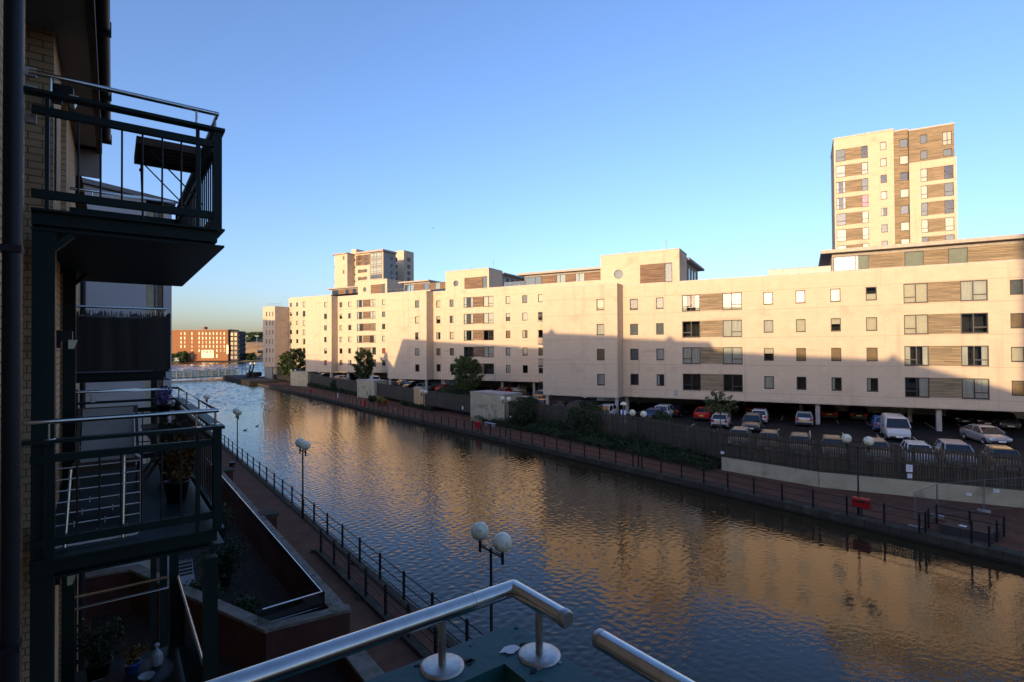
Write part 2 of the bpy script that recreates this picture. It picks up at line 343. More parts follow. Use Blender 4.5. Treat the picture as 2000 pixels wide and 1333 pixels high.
def wave_sheet(name, ns, as_, z, wl, slope, amp_fn, mat, wind, seed):
    """real wavelets: a sum of short travelling waves on a grid in quay coordinates"""
    r = np.random.default_rng(seed); N, A = np.meshgrid(ns, as_); Zs = np.zeros_like(N); K = 70
    lam = np.exp(r.uniform(math.log(wl[0]), math.log(wl[1]), K)); th = wind + r.normal(0, .55, K); ph = r.uniform(0, 6.28, K)
    for l_, t_, p_ in zip(lam, th, ph):
        k = 2 * math.pi / l_; a_ = slope / k * math.sqrt(2 / K); fade = np.clip((l_ / (2.6 * np.maximum(np.gradient(as_)[:, None], ns[1] - ns[0])) - .5) * 2, 0, 1)
        arg = k * (N * math.cos(t_) + A * math.sin(t_)) + p_ + 1.3 * np.sin(N * .31 + A * .17 + p_) + 1.1 * np.sin(A * .23 - N * .12 + 2 * p_)
        if l_ > .6: fade = fade * sstep(A, 50 + 22 * l_, 95 + 40 * l_) * 1.3
        Zs += a_ * (np.sin(arg) + .25 * np.sin(2 * arg + .6)) * fade
    Zs = Zs * amp_fn(N, A) + z; nv = N.size; co = np.stack([N, A, Zs], -1).reshape(-1, 3); R0, C0 = N.shape
    idx = np.arange(nv).reshape(R0, C0); q = np.stack([idx[:-1, :-1], idx[:-1, 1:], idx[1:, 1:], idx[1:, :-1]], -1).reshape(-1)
    me = bpy.data.meshes.new(name); me.vertices.add(nv); me.vertices.foreach_set('co', co.ravel().astype(np.float32)); nf = len(q) // 4
    me.loops.add(nf * 4); me.loops.foreach_set('vertex_index', q.astype(np.int32)); me.polygons.add(nf); me.polygons.foreach_set('loop_start', np.arange(0, nf * 4, 4, dtype=np.int32))
    me.polygons.foreach_set('use_smooth', np.ones(nf, bool)); me.update(calc_edges=True); me.materials.append(mat)
    o = bpy.data.objects.new(name, me); C.objects.link(o); o.matrix_world = FN.to_4x4(); o['kind'] = 'structure'; return o
def sstep(x, a, b): t = np.clip((x - a) / (b - a), 0, 1); return t * t * (3 - 2 * t)
def canal_amp(N, A):
    x = .8 * N - .6 * A; y = .6 * N + .8 * A; r = y - .55 * x + 5 * np.sin(N * .13 + A * .07) + 3 * np.sin(A * .19 - N * .05)
    return (.14 + .86 * sstep(r, 12, 36)) * (1 - .65 * sstep(N, 24, 34)) * (.85 + .3 * np.sin(A * .05 + N * .09) ** 2)


# ================================================================== THE SETTING: water and ground
ZW = -.46; WS = .14
zb_ = ZW - .35
struct('open_water', MB().poly([(-5000, -300, zb_), (3000, -300, zb_), (3000, 6000, zb_), (-5000, 6000, zb_)]), M['water'])
as_ = [-30.0]
while as_[-1] < 228: as_.append(as_[-1] + max(.08, .0019 * as_[-1]))
wave_sheet('canal_water', np.arange(9.4, 35.2, .084), np.array(as_), ZW, (.20, 2.2), WS, canal_amp, M['canal'], 1.05, 3)
wave_sheet('bay_water', np.arange(-60, 190, .85), np.arange(228, 760, 1.0), ZW, (2.6, 7.0), .12, lambda N, A: 1, M['water'], 1.2, 5)
mb = MB(); mb.poly([(9.5, -400, -.012), (9.5, 214, -.012), (-900, 214, -.012), (-900, -400, -.012)], 2.5)
struct('left_bank', mb, M['quaystone'], FN)
mb = MB(); mb.poly([(-900, -400, 0), (9.2, -400, 0), (9.2, 214, 0), (-900, 214, 0)]); struct('left_walkway', mb, M['paving'], FN)
mb = MB(); mb.box(9.2, 9.55, -60, 214, -.3, .06); struct('left_quay_kerb', mb, M['kerb'], FN)
# right bank
mb = MB(); mb.poly([(35.0, -400, -.012), (1800, -400, -.012), (1800, 202, -.012), (35.0, 202, -.012)], 2.5)
struct('right_bank', mb, M['quaystone'], FN)
mb = MB(); mb.poly([(35.6, -400, 0), (900, -400, 0), (900, 201, 0), (35.6, 201, 0)]); struct('right_walkway', mb, M['paving'], FN)
mb = MB(); mb.box(34.95, 35.75, -60, 176, -.35, .05); struct('right_quay_kerb', mb, M['kerb'], FN)

# ================================================================== THE CREAM TERRACE
Z0 = 4.06           # underside of the raised blocks; car park below at z = 1.8
ZP = 1.8
def wall_open(mb, x0, x1, z0, z1, y, ops, reveal=.16):
    """wall in the plane y, facing -y, with rectangular openings (xa, xb, za, zb)"""
    xs = sorted({x0, x1} | {v for o in ops for v in o[:2]}); zs = sorted({z0, z1} | {v for o in ops for v in o[2:]})
    xs = [v for v in xs if x0 <= v <= x1]; zs = [v for v in zs if z0 <= v <= z1]
    for i in range(len(xs) - 1):
        run = None
        for j in range(len(zs) - 1):
            cx = (xs[i] + xs[i + 1]) / 2; cz = (zs[j] + zs[j + 1]) / 2
            inside = any(a < cx < b and c < cz < d for a, b, c, d in ops)
            if not inside and run is None: run = zs[j]
            if (inside or j == len(zs) - 2) and run is not None:
                top = zs[j] if inside else zs[j + 1]
                mb.add([(xs[i], y, run), (xs[i + 1], y, run), (xs[i + 1], y, top), (xs[i], y, top)], [(0, 1, 2, 3)]); run = None
    for a, b, c, d in ops:
        r = y + reveal
        mb.add([(a, y, c), (b, y, c), (b, y, d), (a, y, d), (a, r, c), (b, r, c), (b, r, d), (a, r, d)], [(0, 4, 5, 1), (1, 5, 6, 2), (2, 6, 7, 3), (3, 7, 4, 0)])
ARC = None
def window(T, xa, xb, za, zb, y, kind='glass', bars=(), tr=None, fw=.085, lab=None):
    """frame mesh 'window' with children pane and blind/curtain; bars = x fractions of mullions; tr = height fraction of transom"""
    f = MB(); ya, yb = y + .07, y + .13
    f.box(xa, xa + fw, ya, yb, za, zb).box(xb - fw, xb, ya, yb, za, zb).box(xa + fw, xb - fw, ya, yb, za, za + fw).box(xa + fw, xb - fw, ya, yb, zb - fw, zb)
    xsb = [xa + (xb - xa) * k for k in bars]
    for x in xsb: f.box(x - fw / 2, x + fw / 2, ya, yb, za + fw, zb - fw)
    if tr:
        t0 = xa + fw; t1 = xb - fw
        if len(tr) == 3: t0 = xa + (xb - xa) * tr[1]; t1 = xa + (xb - xa) * tr[2]
        z = za + (zb - za) * tr[0]; f.box(t0 + .001, t1 - .001, ya + .002, yb - .002, z - fw / 2, z + fw / 2)
    f.box(xa - .02, xb + .02, y - .03, y + .07, za - .04, za + .0)
    w_ = T.part('window', f, M['frame'], label=lab)
    g = MB(); g.add([(xa + fw, y + .10, za + fw), (xb - fw, y + .10, za + fw), (xb - fw, y + .10, zb - fw), (xa + fw, y + .10, zb - fw)], [(0, 1, 2, 3)])
    T.part('pane', g, M['glass'], w_)
    def sheet(a, b, c, d, nm, m):
        q = MB(); q.box(a, b, y + .17, y + .18, c, d); T.part(nm, q, M[m], w_)
    W = xb - xa; H = zb - za
    if kind == 'blind': sheet(xa, xb, za, zb, 'blind', 'blind')
    elif kind == 'brown': sheet(xa, xb, za, zb, 'blind', 'blind_b')
    elif kind == 'grey': sheet(xa, xb, za, zb, 'blind', 'blind_g')
    elif kind == 'red': sheet(xa, xb, za, zb, 'blind', 'blind_r')
    elif kind == 'pink': sheet(xa, xb, za, zb, 'blind', 'blind_p')
    elif kind == 'net': sheet(xa, xb, za, zb, 'curtain', 'curtain')
    elif kind == 'half': sheet(xa, xb, za + H * .55, zb, 'blind', 'blind')
    elif kind == 'low': sheet(xa, xb, za, za + H * .48, 'blind', 'blind')
    elif kind == 'left': sheet(xa, xa + W * .34, za, zb, 'curtain', 'curtain')
    elif kind == 'right': sheet(xb - W * .4, xb, za, zb, 'curtain', 'curtain')
    elif kind == 'both': sheet(xa, xa + W * .25, za, zb, 'curtain', 'curtain'); sheet(xb - W * .25, xb, za, zb, 'curtain', 'curtain')
KINDS = {'b': 'blind', 'g': 'glass', 'n': 'net', 'h': 'half', 'l': 'left', 'r': 'right', 'w': 'brown', 'y': 'grey', 'R': 'red', 'P': 'pink', 'o': 'both', 'k': 'low'}
def smallw(T, xa, xb, rows, y, H, kinds, ops):
    for z, k in zip(rows, kinds):
        ops.append((xa, xb, z, z + H)); window(T, xa, xb, z, z + H, y, KINDS[k])
def widew(T, x0, x1, x2, x3, rows, y, H, kinds, ops, mat='timber'):
    """glass | timber | glass, in one opening"""
    for z, (ka, kb) in zip(rows, kinds):
        ops.append((x0, x3, z, z + H))
        window(T, x0, x1, z, z + H, y, KINDS[ka], (.5,), (.3, .03, .5))
        window(T, x2, x3, z, z + H, y, KINDS[kb], (.47,), (.3, .47, .97))
        T.part('timber_panel', MB().box(x1 + .002, x2 - .002, y + .05, y + .12, z, z + H), M[mat])
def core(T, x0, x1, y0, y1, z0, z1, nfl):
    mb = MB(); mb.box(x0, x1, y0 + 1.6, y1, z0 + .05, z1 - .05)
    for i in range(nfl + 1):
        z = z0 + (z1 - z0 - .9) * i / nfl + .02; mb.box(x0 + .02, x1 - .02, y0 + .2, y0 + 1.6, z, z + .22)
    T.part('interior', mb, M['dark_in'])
def envelope(T, x0, x1, y, y1, z0, z1, ops, name='wall'):
    """front wall with openings, side walls, soffit and flat roof"""
    mb = MB(); wall_open(mb, x0, x1, z0, z1, y, ops)
    mb.add([(x0, y, z0), (x0, y1, z0), (x0, y1, z1), (x0, y, z1)], [(0, 3, 2, 1)][::-1]); mb.add([(x1, y, z0), (x1, y1, z0), (x1, y1, z1), (x1, y, z1)], [(0, 1, 2, 3)])
    mb.add([(x0, y, z0), (x1, y, z0), (x1, y1, z0), (x0, y1, z0)], [(0, 3, 2, 1)])
    mb.add([(x0, y1, z0), (x1, y1, z0), (x1, y1, z1), (x0, y1, z1)], [(0, 3, 2, 1)])
    return T.part(name, mb, M['facade'])
def joints(T, x0, x1, y, zs, ops, t=.03):
    mb = MB()
    for z in zs:
        mb.box(x0, x1, y - .006, y + .002, z - t / 2, z + t / 2)
    T.part('floor_joint', mb, M['joint'])
def flatroof(T, x0, x1, y0, y1, z, th=.16, ov=.0, mat='coping', name='roof'):
    T.part(name, MB().box(x0 - ov, x1 + ov, y0 - ov, y1, z, z + th), M[mat])
def X(px, py, D): return aty(FQ, px, py, D)[0]
def Z(px, py, D): return aty(FQ, px, py, D)[1]
def antenna(T, x, y, z, h=1.6):
    mb = MB(); mb.tube([(x, y, z), (x, y, z + h)], .025, 5)
    for k in range(3): mb.bar((x - .45 + .08 * k, y, z + h * (.6 + .17 * k)), (x + .45 - .08 * k, y, z + h * (.6 + .17 * k)), .02, .02)
    T.part('antenna', mb, M['galv'])
def column(T, x, y, z0=ZP - .1, z1=Z0, s=.42, mat='concrete'):
    T.part('column', MB().box(x - s / 2, x + s / 2, y - s / 2, y + s / 2, z0, z1), M[mat])
def roof_house(T, x0, x1, y0, y1, z0, z1, segs, tip_l=1.2, tip_r=.3, slope=.25):
    """timber and glass storey on the roof under a jutting thin roof; segs = (xa, xb, 't'|'g') from left to right"""
    T.part('roof_storey_wall', MB().box(x0, x1, y0 + .25, y1, z0, z1), M['grey_clad'])
    zt = z1 - (z1 - z0) * .20
    for a, b, k in segs:
        if k == 't': T.part('timber_panel', MB().box(a, b - .004, y0 + .12, y0 + .25, z0, zt), M['timber2' if D2 else 'timber'])
        else:
            f = MB(); fw = .06
            f.box(a, a + fw, y0 + .1, y0 + .2, z0, zt).box(b - fw, b, y0 + .1, y0 + .2, z0, zt).box(a + fw, b - fw, y0 + .1, y0 + .2, zt - fw, zt).box(a + fw, b - fw, y0 + .1, y0 + .2, z0, z0 + fw)
            if b - a > 1.6: m_ = a + (b - a) * (.62 if b - a > 2.5 else .4); f.box(m_ - .03, m_ + .03, y0 + .1, y0 + .2, z0 + fw, zt - fw)
            w_ = T.part('window', f, M['frame']); T.part('pane', MB().box(a + fw, b - fw, y0 + .15, y0 + .16, z0 + fw, zt - fw), M['glass'], w_)
            T.part('blind', MB().box(a, b, y0 + .215, y0 + .235, z0, zt), M[k if k != 'g' else 'blind'], w_)
    T.part('roof', MB().box(x0 - tip_l, x1 + tip_r, y0 - .55, y1 + .3, z1, z1 + .34), M['roofedge'])
    T.part('eaves_soffit', MB().box(x0 - tip_l + .03, x1 + tip_r - .03, y0 - .52, y1 + .2, z1 - .035, z1 - .002), M['roofgrey'])
D2 = False
def head_block(T, x0, x1, y0, y1, z0, z1, circ, panel, glass, zp):
    """taller cream block rising flush from the front, round window, timber panel with slim window"""
    mb = MB(); cx, cz, cr = circ
    px0, px1 = panel; gx1 = glass[1]; pz0, pz1 = zp
    N = 24; ops = [(cx - cr * 1.3, cx + cr * 1.3, cz - cr * 1.3, cz + cr * 1.3), (px0, gx1, pz0, pz1)]
    wall_open(mb, x0, x1, z0, z1, y0, ops, .14)
    sq = []; ci = []
    for i in range(N):
        t = 2 * math.pi * i / N; c, s_ = math.cos(t), math.sin(t); k = 1.3 / max(abs(c), abs(s_))
        sq.append((cx + cr * k * c, y0, cz + cr * k * s_)); ci.append((cx + cr * c, y0, cz + cr * s_))
    ib = [(p[0], y0 + .14, p[2]) for p in ci]
    mb.add(sq + ci + ib, [(i, (i + 1) % N, N + (i + 1) % N, N + i) for i in range(N)] + [(N + i, N + (i + 1) % N, 2 * N + (i + 1) % N, 2 * N + i) for i in range(N)])
    mb.add([(x0, y0, z0), (x0, y1, z0), (x0, y1, z1), (x0, y0, z1)], [(0, 3, 2, 1)]); mb.add([(x1, y0, z0), (x1, y1, z0), (x1, y1, z1), (x1, y0, z1)], [(0, 1, 2, 3)])
    mb.add([(x0, y1, z0), (x1, y1, z0), (x1, y1, z1), (x0, y1, z1)], [(0, 3, 2, 1)])
    T.part('stair_head_wall', mb, M['facade'])
    f = MB(); ring = []
    for i in range(N):
        t = 2 * math.pi * i / N; t2 = 2 * math.pi * (i + 1) / N
        f.bar((cx + cr * math.cos(t), y0 + .08, cz + cr * math.sin(t)), (cx + cr * math.cos(t2), y0 + .08, cz + cr * math.sin(t2)), .06, .07)
    w_ = T.part('round_window', f, M['frame'])
    g = MB(); g.add([(cx + cr * math.cos(2 * math.pi * i / N), y0 + .10, cz + cr * math.sin(2 * math.pi * i / N)) for i in range(N)], [tuple(range(N))]); T.part('pane', g, M['glass'], w_)
    g = MB(); g.add([(cx + cr * math.cos(2 * math.pi * i / N), y0 + .3, cz + cr * math.sin(2 * math.pi * i / N)) for i in range(N)], [tuple(range(N))]); T.part('blind', g, M['blind_g'], w_)
    T.part('timber_panel', MB().box(px0, px1 - .002, y0 + .05, y0 + .13, pz0, pz1), M['timber2' if D2 else 'timber'])
    window(T, px1 + .002, gx1, pz0, pz1, y0, 'grey')
    T.part('head_roof', MB().box(x0 - .04, x1 + .04, y0 - .04, y1, z1, z1 + .12), M['coping'])
def side_wing(T, x1, y0, y1, z0, z1, n=4):
    """roof storey running back from the head block, its timber side facing right"""
    T.part('roof_storey_wall', MB().box(x1 - 5, x1, y0, y1, z0, z1), M['grey_clad'])
    for i in range(n):
        a = y0 + 1 + (y1 - y0 - 2) * i / n; b = a + (y1 - y0 - 2) / n * .45
        w_ = T.part('window', MB().box(x1 + .01, x1 + .05, a, b, z0 + .3, z1 - .5), M['frame'])
        T.part('pane', MB().box(x1 + .05, x1 + .055, a + .06, b - .06, z0 + .36, z1 - .56), M['glass'], w_)
        T.part('blind', MB().box(x1 + .012, x1 + .052, a + .06, b - .06, z0 + .36, z1 - .56), M['blind_g'], w_)
        T.part('timber_panel', MB().box(x1 + .005, x1 + .04, b + .05, a + (y1 - y0 - 2) / n - .05, z0 + .2, z1 - .45), M['timber'])
    T.part('roof', MB().box(x1 - 5.4, x1 + .8, y0 - .3, y1 + .8, z1, z1 + .3), M['roofgrey'])
def glassrail(T, x0, x1, y, z, h=1.0, n=4, m='glass'):
    r = T.part('roof_balustrade', MB().box(x0, x1, y - .004, y + .004, z, z + h), M[m])
    mb = MB(); mb.tube([(x0, y, z + h + .02), (x1, y, z + h + .02)], .025, 6)
    for i in range(n + 1): mb.box(x0 + (x1 - x0) * i / n - .02, x0 + (x1 - x0) * i / n + .02, y - .02, y + .02, z, z + h)
    T.part('post', mb, M['galv'], r)
def jbalcony(T, x, y0, y1, z, out=1.3, things=False):
    """small balcony jutting to the left of wall x"""
    b = T.part('balcony', MB().box(x - out, x - .002, y0, y1, z - .14, z), M['grey_clad'])
    mb = MB()
    for (p, q) in (((x - out, y0), (x, y0)), ((x - out, y0), (x - out, y1))):
        mb.tube([(p[0], p[1], z + 1.05), (q[0], q[1], z + 1.05)], .03, 5)
        mb.tube([(p[0], p[1], z + .1), (q[0], q[1], z + .1)], .02, 5)
        L = math.dist(p, q); k = max(2, int(L / .16))
        for i in range(k + 1):
            a = (p[0] + (q[0] - p[0]) * i / k, p[1] + (q[1] - p[1]) * i / k); mb.tube([(a[0], a[1], z), (a[0], a[1], z + 1.05)], .012, 4)
    T.part('railing', mb, M['frame'], b)

# ---------------- block A (nearest)
DA = 64.9; DAB = DA - 2.1
xb0, xb1 = X(1060, 650, DAB), X(1206, 650, DAB); xR = X(1999, 600, DA) + 14
zt = Z(1500, 541, DA)
T = Thing('apartment_block', 'nearest cream apartment block, four storeys over the car park, cut by the right edge', 'apartment block', FQ, (xb1, DA, ZP), 'cream apartment blocks stepping along the canal')
rows = [14.81 - 3.085 * i for i in range(4)]; wr = [14.38 - 3.085 * i for i in range(4)]
opsA = []; opsB = []
smallw(T, X(1165, 600, DAB), X(1180, 600, DAB), rows, DAB, 1.36, 'bnwn', opsB)
for (a, b, ks) in ((1230, 1246, 'yyyg'), (1281, 1296, 'yynl'), (1491, 1510, 'bnhn'), (1554, 1573, 'nbwg'), (1622, 1642, 'bhwl'), (1691, 1713, 'kbwl'), (1973, 2000, 'ywbw')):
    smallw(T, X(a, 600, DA), X(b, 600, DA), rows, DA, 1.36, ks, opsA)
widew(T, *[X(v, 600, DA) for v in (1332, 1367, 1411, 1449)], wr, DA, 1.92, ['ob', 'gn', 'nn', 'gg'], opsA, 'timber2')
widew(T, *[X(v, 600, DA) for v in (1765, 1813, 1876, 1930)], wr, DA, 1.92, ['bn', 'bg', 'oo', 'rn'], opsA, 'timber2')
xe = xR
for k in range(3):
    smallw(T, xR - 11 + 3.4 * k, xR - 10 + 3.4 * k, rows, DA, 1.36, 'bnwy', opsA)
envelope(T, xb0 + 1.0, xe, DA, DA + 16, Z0, zt, opsA)
envelope(T, xb0, xb1, DAB, DA + 1, Z0, zt, opsB, 'bay_wall')
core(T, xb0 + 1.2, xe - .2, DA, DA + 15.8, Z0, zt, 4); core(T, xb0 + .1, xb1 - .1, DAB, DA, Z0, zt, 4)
joints(T, xb1, xe, DA, [Z0 + .06] + [z - .55 for z in rows[:4]] + [rows[0] + 1.55], opsA)
joints(T, xb0, xb1, DAB, [Z0 + .06] + [z - .55 for z in rows[:4]] + [rows[0] + 1.55], opsB)
flatroof(T, xb0 + 1.0, xe, DA + .001, DA + 16, zt); flatroof(T, xb0 - .03, xb1 + .03, DAB - .03, DA - .002, zt - .001, .15)
# head block
h0, h1 = X(1173, 520, DA), X(1327, 520, DA)
D2 = False
head_block(T, h0, h1, DA - .004, DA + 4.6, zt + .16, Z(1250, 494, DA), (X(1208, 536, DA), Z(1208, 536, DA), .58), (X(1250, 530, DA), X(1298, 530, DA)), (X(1298, 530, DA), X(1313, 530, DA)), (Z(1274, 553, DA), Z(1274, 516, DA)))
side_wing(T, h1 - .4, DA + 4.6, DA + 15, zt + .1, Z(1329, 510, DA + 4.6), 4)
antenna(T, X(1294, 490, DA), DA + 2, Z(1250, 494, DA)); antenna(T, X(1211, 496, DA), DA + 2, Z(1250, 494, DA), .7)
D2 = True
p = [X(v, 500, DA) for v in (1625, 1628, 1698, 1768, 1806, 1854, 1893, 2040)]
roof_house(T, p[0], xe, DA + .3, DA + 11, zt + .16, Z(1800, 481, DA), [(p[1], p[2], 'blind'), (p[2], p[3], 't'), (p[3], p[4], 'blind'), (p[4], p[5], 't'), (p[5], p[6], 'blind'), (p[6], xe - .2, 't')], 1.0, .3)
T.part('terrace_screen', MB().box(p[0] - .06, p[0] - .01, DA + .5, DA + 8, zt + .17, Z(1800, 490, DA)), M['timber'])
glassrail(T, X(1500, 530, DA), p[0] - .1, DA + .35, zt + .16, .62, 4, 'blind')
for px_, py_ in ((1225, 0), (1597, 0), (1833, 0), (2070, 0)): column(T, X(px_, 800, DA + 1.0), DA + 1.0)
for k in range(4):
    column(T, X(1225, 800, DA + 7) + 10.5 * k, DA + 7.5); column(T, X(1225, 800, DA + 7) + 10.5 * k, DA + 13)
column(T, xb1 - .25, DAB + .3, s=.36); column(T, xb0 + .5, DAB + .3, s=.36)
T.part('rear_wall', MB().box(xb0 + 1, xe, DA + 15.5, DA + 15.8, ZP - .1, Z0 - .01), M['concrete'])
# balconies on the left end
for i in range(4): jbalcony(T, xb0 + .02, DAB + .3 + .9, DA + 2.2, rows[i] - .9 - .1)
T.part('vent', MB().box(X(1316, 770, DA), X(1324, 770, DA), DA - .02, DA + .01, 4.35, 5.0), M['concrete'])

# ---------------- block B
DB = 84.0; DBB = DB - 2.1
xb0, xb1 = X(757, 650, DBB), X(833, 650, DBB); xR = X(1060, 650, DB) + 13
zt = Z(960, 563.5, DB); ZB = Z(960, 744.3, DB)
T = Thing('apartment_block', 'second cream apartment block from the right, five storeys, behind a round-headed tree', 'apartment block', FQ, (xb1, DB, ZP), 'cream apartment blocks stepping along the canal')
rows = [18.6 - .68 - 3.11 * i for i in range(5)]; wr = [r - .32 for r in rows]
z_ref = Z(1003, 585.6, DB); rows = [z_ref - .68 - 3.11 * i for i in range(5)]; wr = [r - .32 for r in rows]
opsA = []; opsB = []
smallw(T, X(810.5, 600, DBB), X(818.5, 600, DBB), rows, DBB, 1.36, 'ybrng', opsB)
for (a, b, ks) in ((852, 860, 'bhlwg'), (878, 886, 'yrbwg'), (987.5, 996.5, 'bhwnn'), (1020, 1030, 'ynlng'), (1051, 1061, 'bggwg')):
    smallw(T, X(a, 600, DB), X(b, 600, DB), rows, DB, 1.36, ks, opsA)
widew(T, *[X(v, 600, DB) for v in (905.5, 924, 944, 964)], wr, DB, 1.92, ['ob', 'on', 'og', 'gn', 'gg'], opsA)
envelope(T, xb0 + 1, xR, DB, DB + 15, ZB, zt, opsA); envelope(T, xb0, xb1, DBB, DB + 1, ZB, zt, opsB, 'bay_wall')
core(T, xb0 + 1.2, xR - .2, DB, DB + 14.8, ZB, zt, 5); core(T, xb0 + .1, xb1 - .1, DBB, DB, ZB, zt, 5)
joints(T, xb1, xR, DB, [z - .55 for z in rows] + [rows[0] + 1.6], opsA); joints(T, xb0, xb1, DBB, [z - .55 for z in rows] + [rows[0] + 1.6], opsB)
flatroof(T, xb0 + 1, xR, DB, DB + 15, zt); flatroof(T, xb0 - .03, xb1 + .03, DBB - .03, DB - .002, zt - .001, .15)
h0, h1 = X(870, 550, DB), X(955, 550, DB); zh = Z(912, 528, DB)
D2 = False
head_block(T, h0, h1, DB - .004, DB + 5, zt + .16, zh, (X(890.5, 554, DB), Z(890.5, 554, DB), .58), (X(907, 550, DB), X(942, 550, DB)), (X(942, 550, DB), X(951.5, 550, DB)), (Z(925, 565.5, DB), Z(925, 542, DB)))
side_wing(T, h1 - .3, DB + 5, DB + 15, zt + .1, Z(971, 537, DB + 5), 4)
antenna(T, X(953, 525, DB), DB + 2, zh, 2.0); antenna(T, X(908, 528, DB), DB + 2, zh, .8)
p = [X(v, 540, DB) for v in (1022, 1024, 1055.5, 1085, 1103, 1122, 1140, 1185)]
roof_house(T, p[0], xR - .5, DB + .3, DB + 10, zt + .16, Z(1100, 531.5, DB), [(p[1], p[2], 'blind_g'), (p[2], p[3], 't'), (p[3], p[4], 'blind'), (p[4], p[5], 't'), (p[5], p[6], 'blind'), (p[6], p[7], 't')], 1.1, .2)
glassrail(T, X(983, 555, DB), p[0], DB + .3, zt + .16, .75, 4)
column(T, xb1 - .3, DBB + .3, s=.4); column(T, xb0 + .5, DBB + .3, s=.4)
for k in range(4):
    column(T, xb1 + 2 + 6.5 * k, DB + 1); column(T, xb1 + 2 + 6.5 * k, DB + 8)
T.part('rear_wall', MB().box(xb0 + 1, xR, DB + 14.5, DB + 14.8, ZP - .1, ZB - .01), M['concrete'])
for i in range(5): jbalcony(T, xb0 + .02, DBB + 1.0, DB + 2, rows[i] - 1.0, 1.0)

# ---------------- block C
DC = 103.4; DCB = DC - 2.1
xb0, xb1 = X(597, 650, DCB), X(647.5, 650, DCB); xR = X(760, 650, DC) + 13
zt = Z(700, 577.5, DC); ZB = Z(700, 727.3, DC)
T = Thing('apartment_block', 'third cream apartment block from the right, six storeys, red blind in its lowest bay window', 'apartment block', FQ, (xb1, DC, ZP), 'cream apartment blocks stepping along the canal')
z_ref = Z(635.6, 595.6, DCB); rows = [z_ref - .68 - 3.11 * i for i in range(6)]; wr = [r - .3 for r in rows]
opsA = []; opsB = []
smallw(T, X(633, 600, DCB), X(638.5, 600, DCB), rows, DCB, 1.36, 'bgyrhR', opsB)
for (a, b, ks) in ((663, 668.5, 'yhbngw'), (680, 686, 'brgbrl'), (746, 752.5, 'bygnRg')):
    smallw(T, X(a, 600, DC), X(b, 600, DC), rows, DC, 1.36, ks, opsA)
widew(T, *[X(v, 600, DC) for v in (697, 709, 722, 734)], wr, DC, 1.9, ['ob', 'on', 'lw', 'or', 'll', 'ng'], opsA)
envelope(T, xb0 + 1, xR, DC, DC + 14, ZB, zt, opsA); envelope(T, xb0, xb1, DCB, DC + 1, ZB, zt, opsB, 'bay_wall')
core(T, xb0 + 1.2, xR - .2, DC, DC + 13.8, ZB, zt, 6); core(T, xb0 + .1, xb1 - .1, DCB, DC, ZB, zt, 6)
joints(T, xb1, xR, DC, [z - .55 for z in rows], opsA); joints(T, xb0, xb1, DCB, [z - .55 for z in rows], opsB)
flatroof(T, xb0 + 1, xR, DC, DC + 14, zt); flatroof(T, xb0 - .03, xb1 + .03, DCB - .03, DC - .002, zt - .001, .15)
h0, h1 = X(699, 560, DC), X(756, 560, DC); zh = Z(727, 548, DC)
head_block(T, h0, h1, DC - .004, DC + 6, zt + .16, zh, (X(712.5, 566, DC), Z(712.5, 566, DC), .62), (X(724, 560, DC), X(747, 560, DC)), (X(747, 560, DC), X(752.5, 560, DC)), (Z(735, 573.5, DC), Z(735, 556, DC)))
side_wing(T, h1 - .3, DC + 6, DC + 14, zt + .1, Z(772, 556, DC + 6), 2)
p = [X(v, 560, DC) for v in (786, 788, 806.5, 826, 836, 848, 858, 885)]
roof_house(T, p[0], xR - .5, DC + .3, DC + 10, zt + .16, Z(830, 550, DC), [(p[1], p[2], 'blind'), (p[2], p[3], 't'), (p[3], p[4], 'blind_g'), (p[4], p[5], 't'), (p[5], p[6], 'blind'), (p[6], p[7], 't')], 1.1, .2)
glassrail(T, X(757, 568, DC), p[0], DC + .3, zt + .16, .8, 5)
column(T, xb1 - .4, DCB + .3, s=.55); column(T, xb0 + .5, DCB + .3, s=.5)
for k in range(3): column(T, xb1 + 3 + 9 * k, DC + 1, s=.6)
T.part('rear_wall', MB().box(xb0 + 1, xR, DC + 13.5, DC + 13.8, ZP - .1, ZB - .01), M['concrete'])
for i in range(6): jbalcony(T, xb0 + .02, DCB + 1.0, DC + 2, rows[i] - 1.0, 1.0)

# ---------------- block D and its far bay E
DD = 125.0
x0 = X(564, 650, DD); xR = X(597, 650, DD) + 12; zt = Z(580, 582, DD); ZB = Z(580, 719, DD)
T = Thing('apartment_block', 'fourth cream apartment block from the right, partly hidden by a broad dark tree', 'apartment block', FQ, (x0, DD, ZP), 'cream apartment blocks stepping along the canal')
z_ref = Z(568, 596, DD); rows = [z_ref - .68 - 3.15 * i for i in range(7)]
ops = []
for (a, b, ks) in ((566.3, 570.3, 'yhbgggb'), (578.5, 582.5, 'yrbggyb')): smallw(T, X(a, 600, DD), X(b, 600, DD), rows, DD, 1.4, ks, ops)
for z, k in zip(rows, 'ngbnogn'): ops.append((X(591.3, 600, DD), X(596.5, 600, DD), z - .4, z + 1.5)); window(T, X(591.3, 600, DD), X(596.5, 600, DD), z - .4, z + 1.5, DD, KINDS[k])
envelope(T, x0, xR, DD, DD + 14, ZB, zt, ops); core(T, x0 + .2, xR - .2, DD, DD + 13.8, ZB, zt, 7); flatroof(T, x0, xR, DD, DD + 14, zt)
joints(T, x0, xR, DD, [z - .6 for z in rows], ops, .05)
p = [X(v, 560, DD) for v in (645, 647, 659, 673, 679, 687, 694, 700)]
zt2 = Z(670, 578, DD)
roof_house(T, p[0], p[7] + 8, DD + .3, DD + 9, zt + .16, Z(670, 563.5, DD), [(p[1], p[2], 'blind_g'), (p[2], p[3], 't'), (p[3], p[4], 'blind'), (p[4], p[5], 't'), (p[5], p[6], 'blind'), (p[6], p[7], 't')], 1.3, .2)
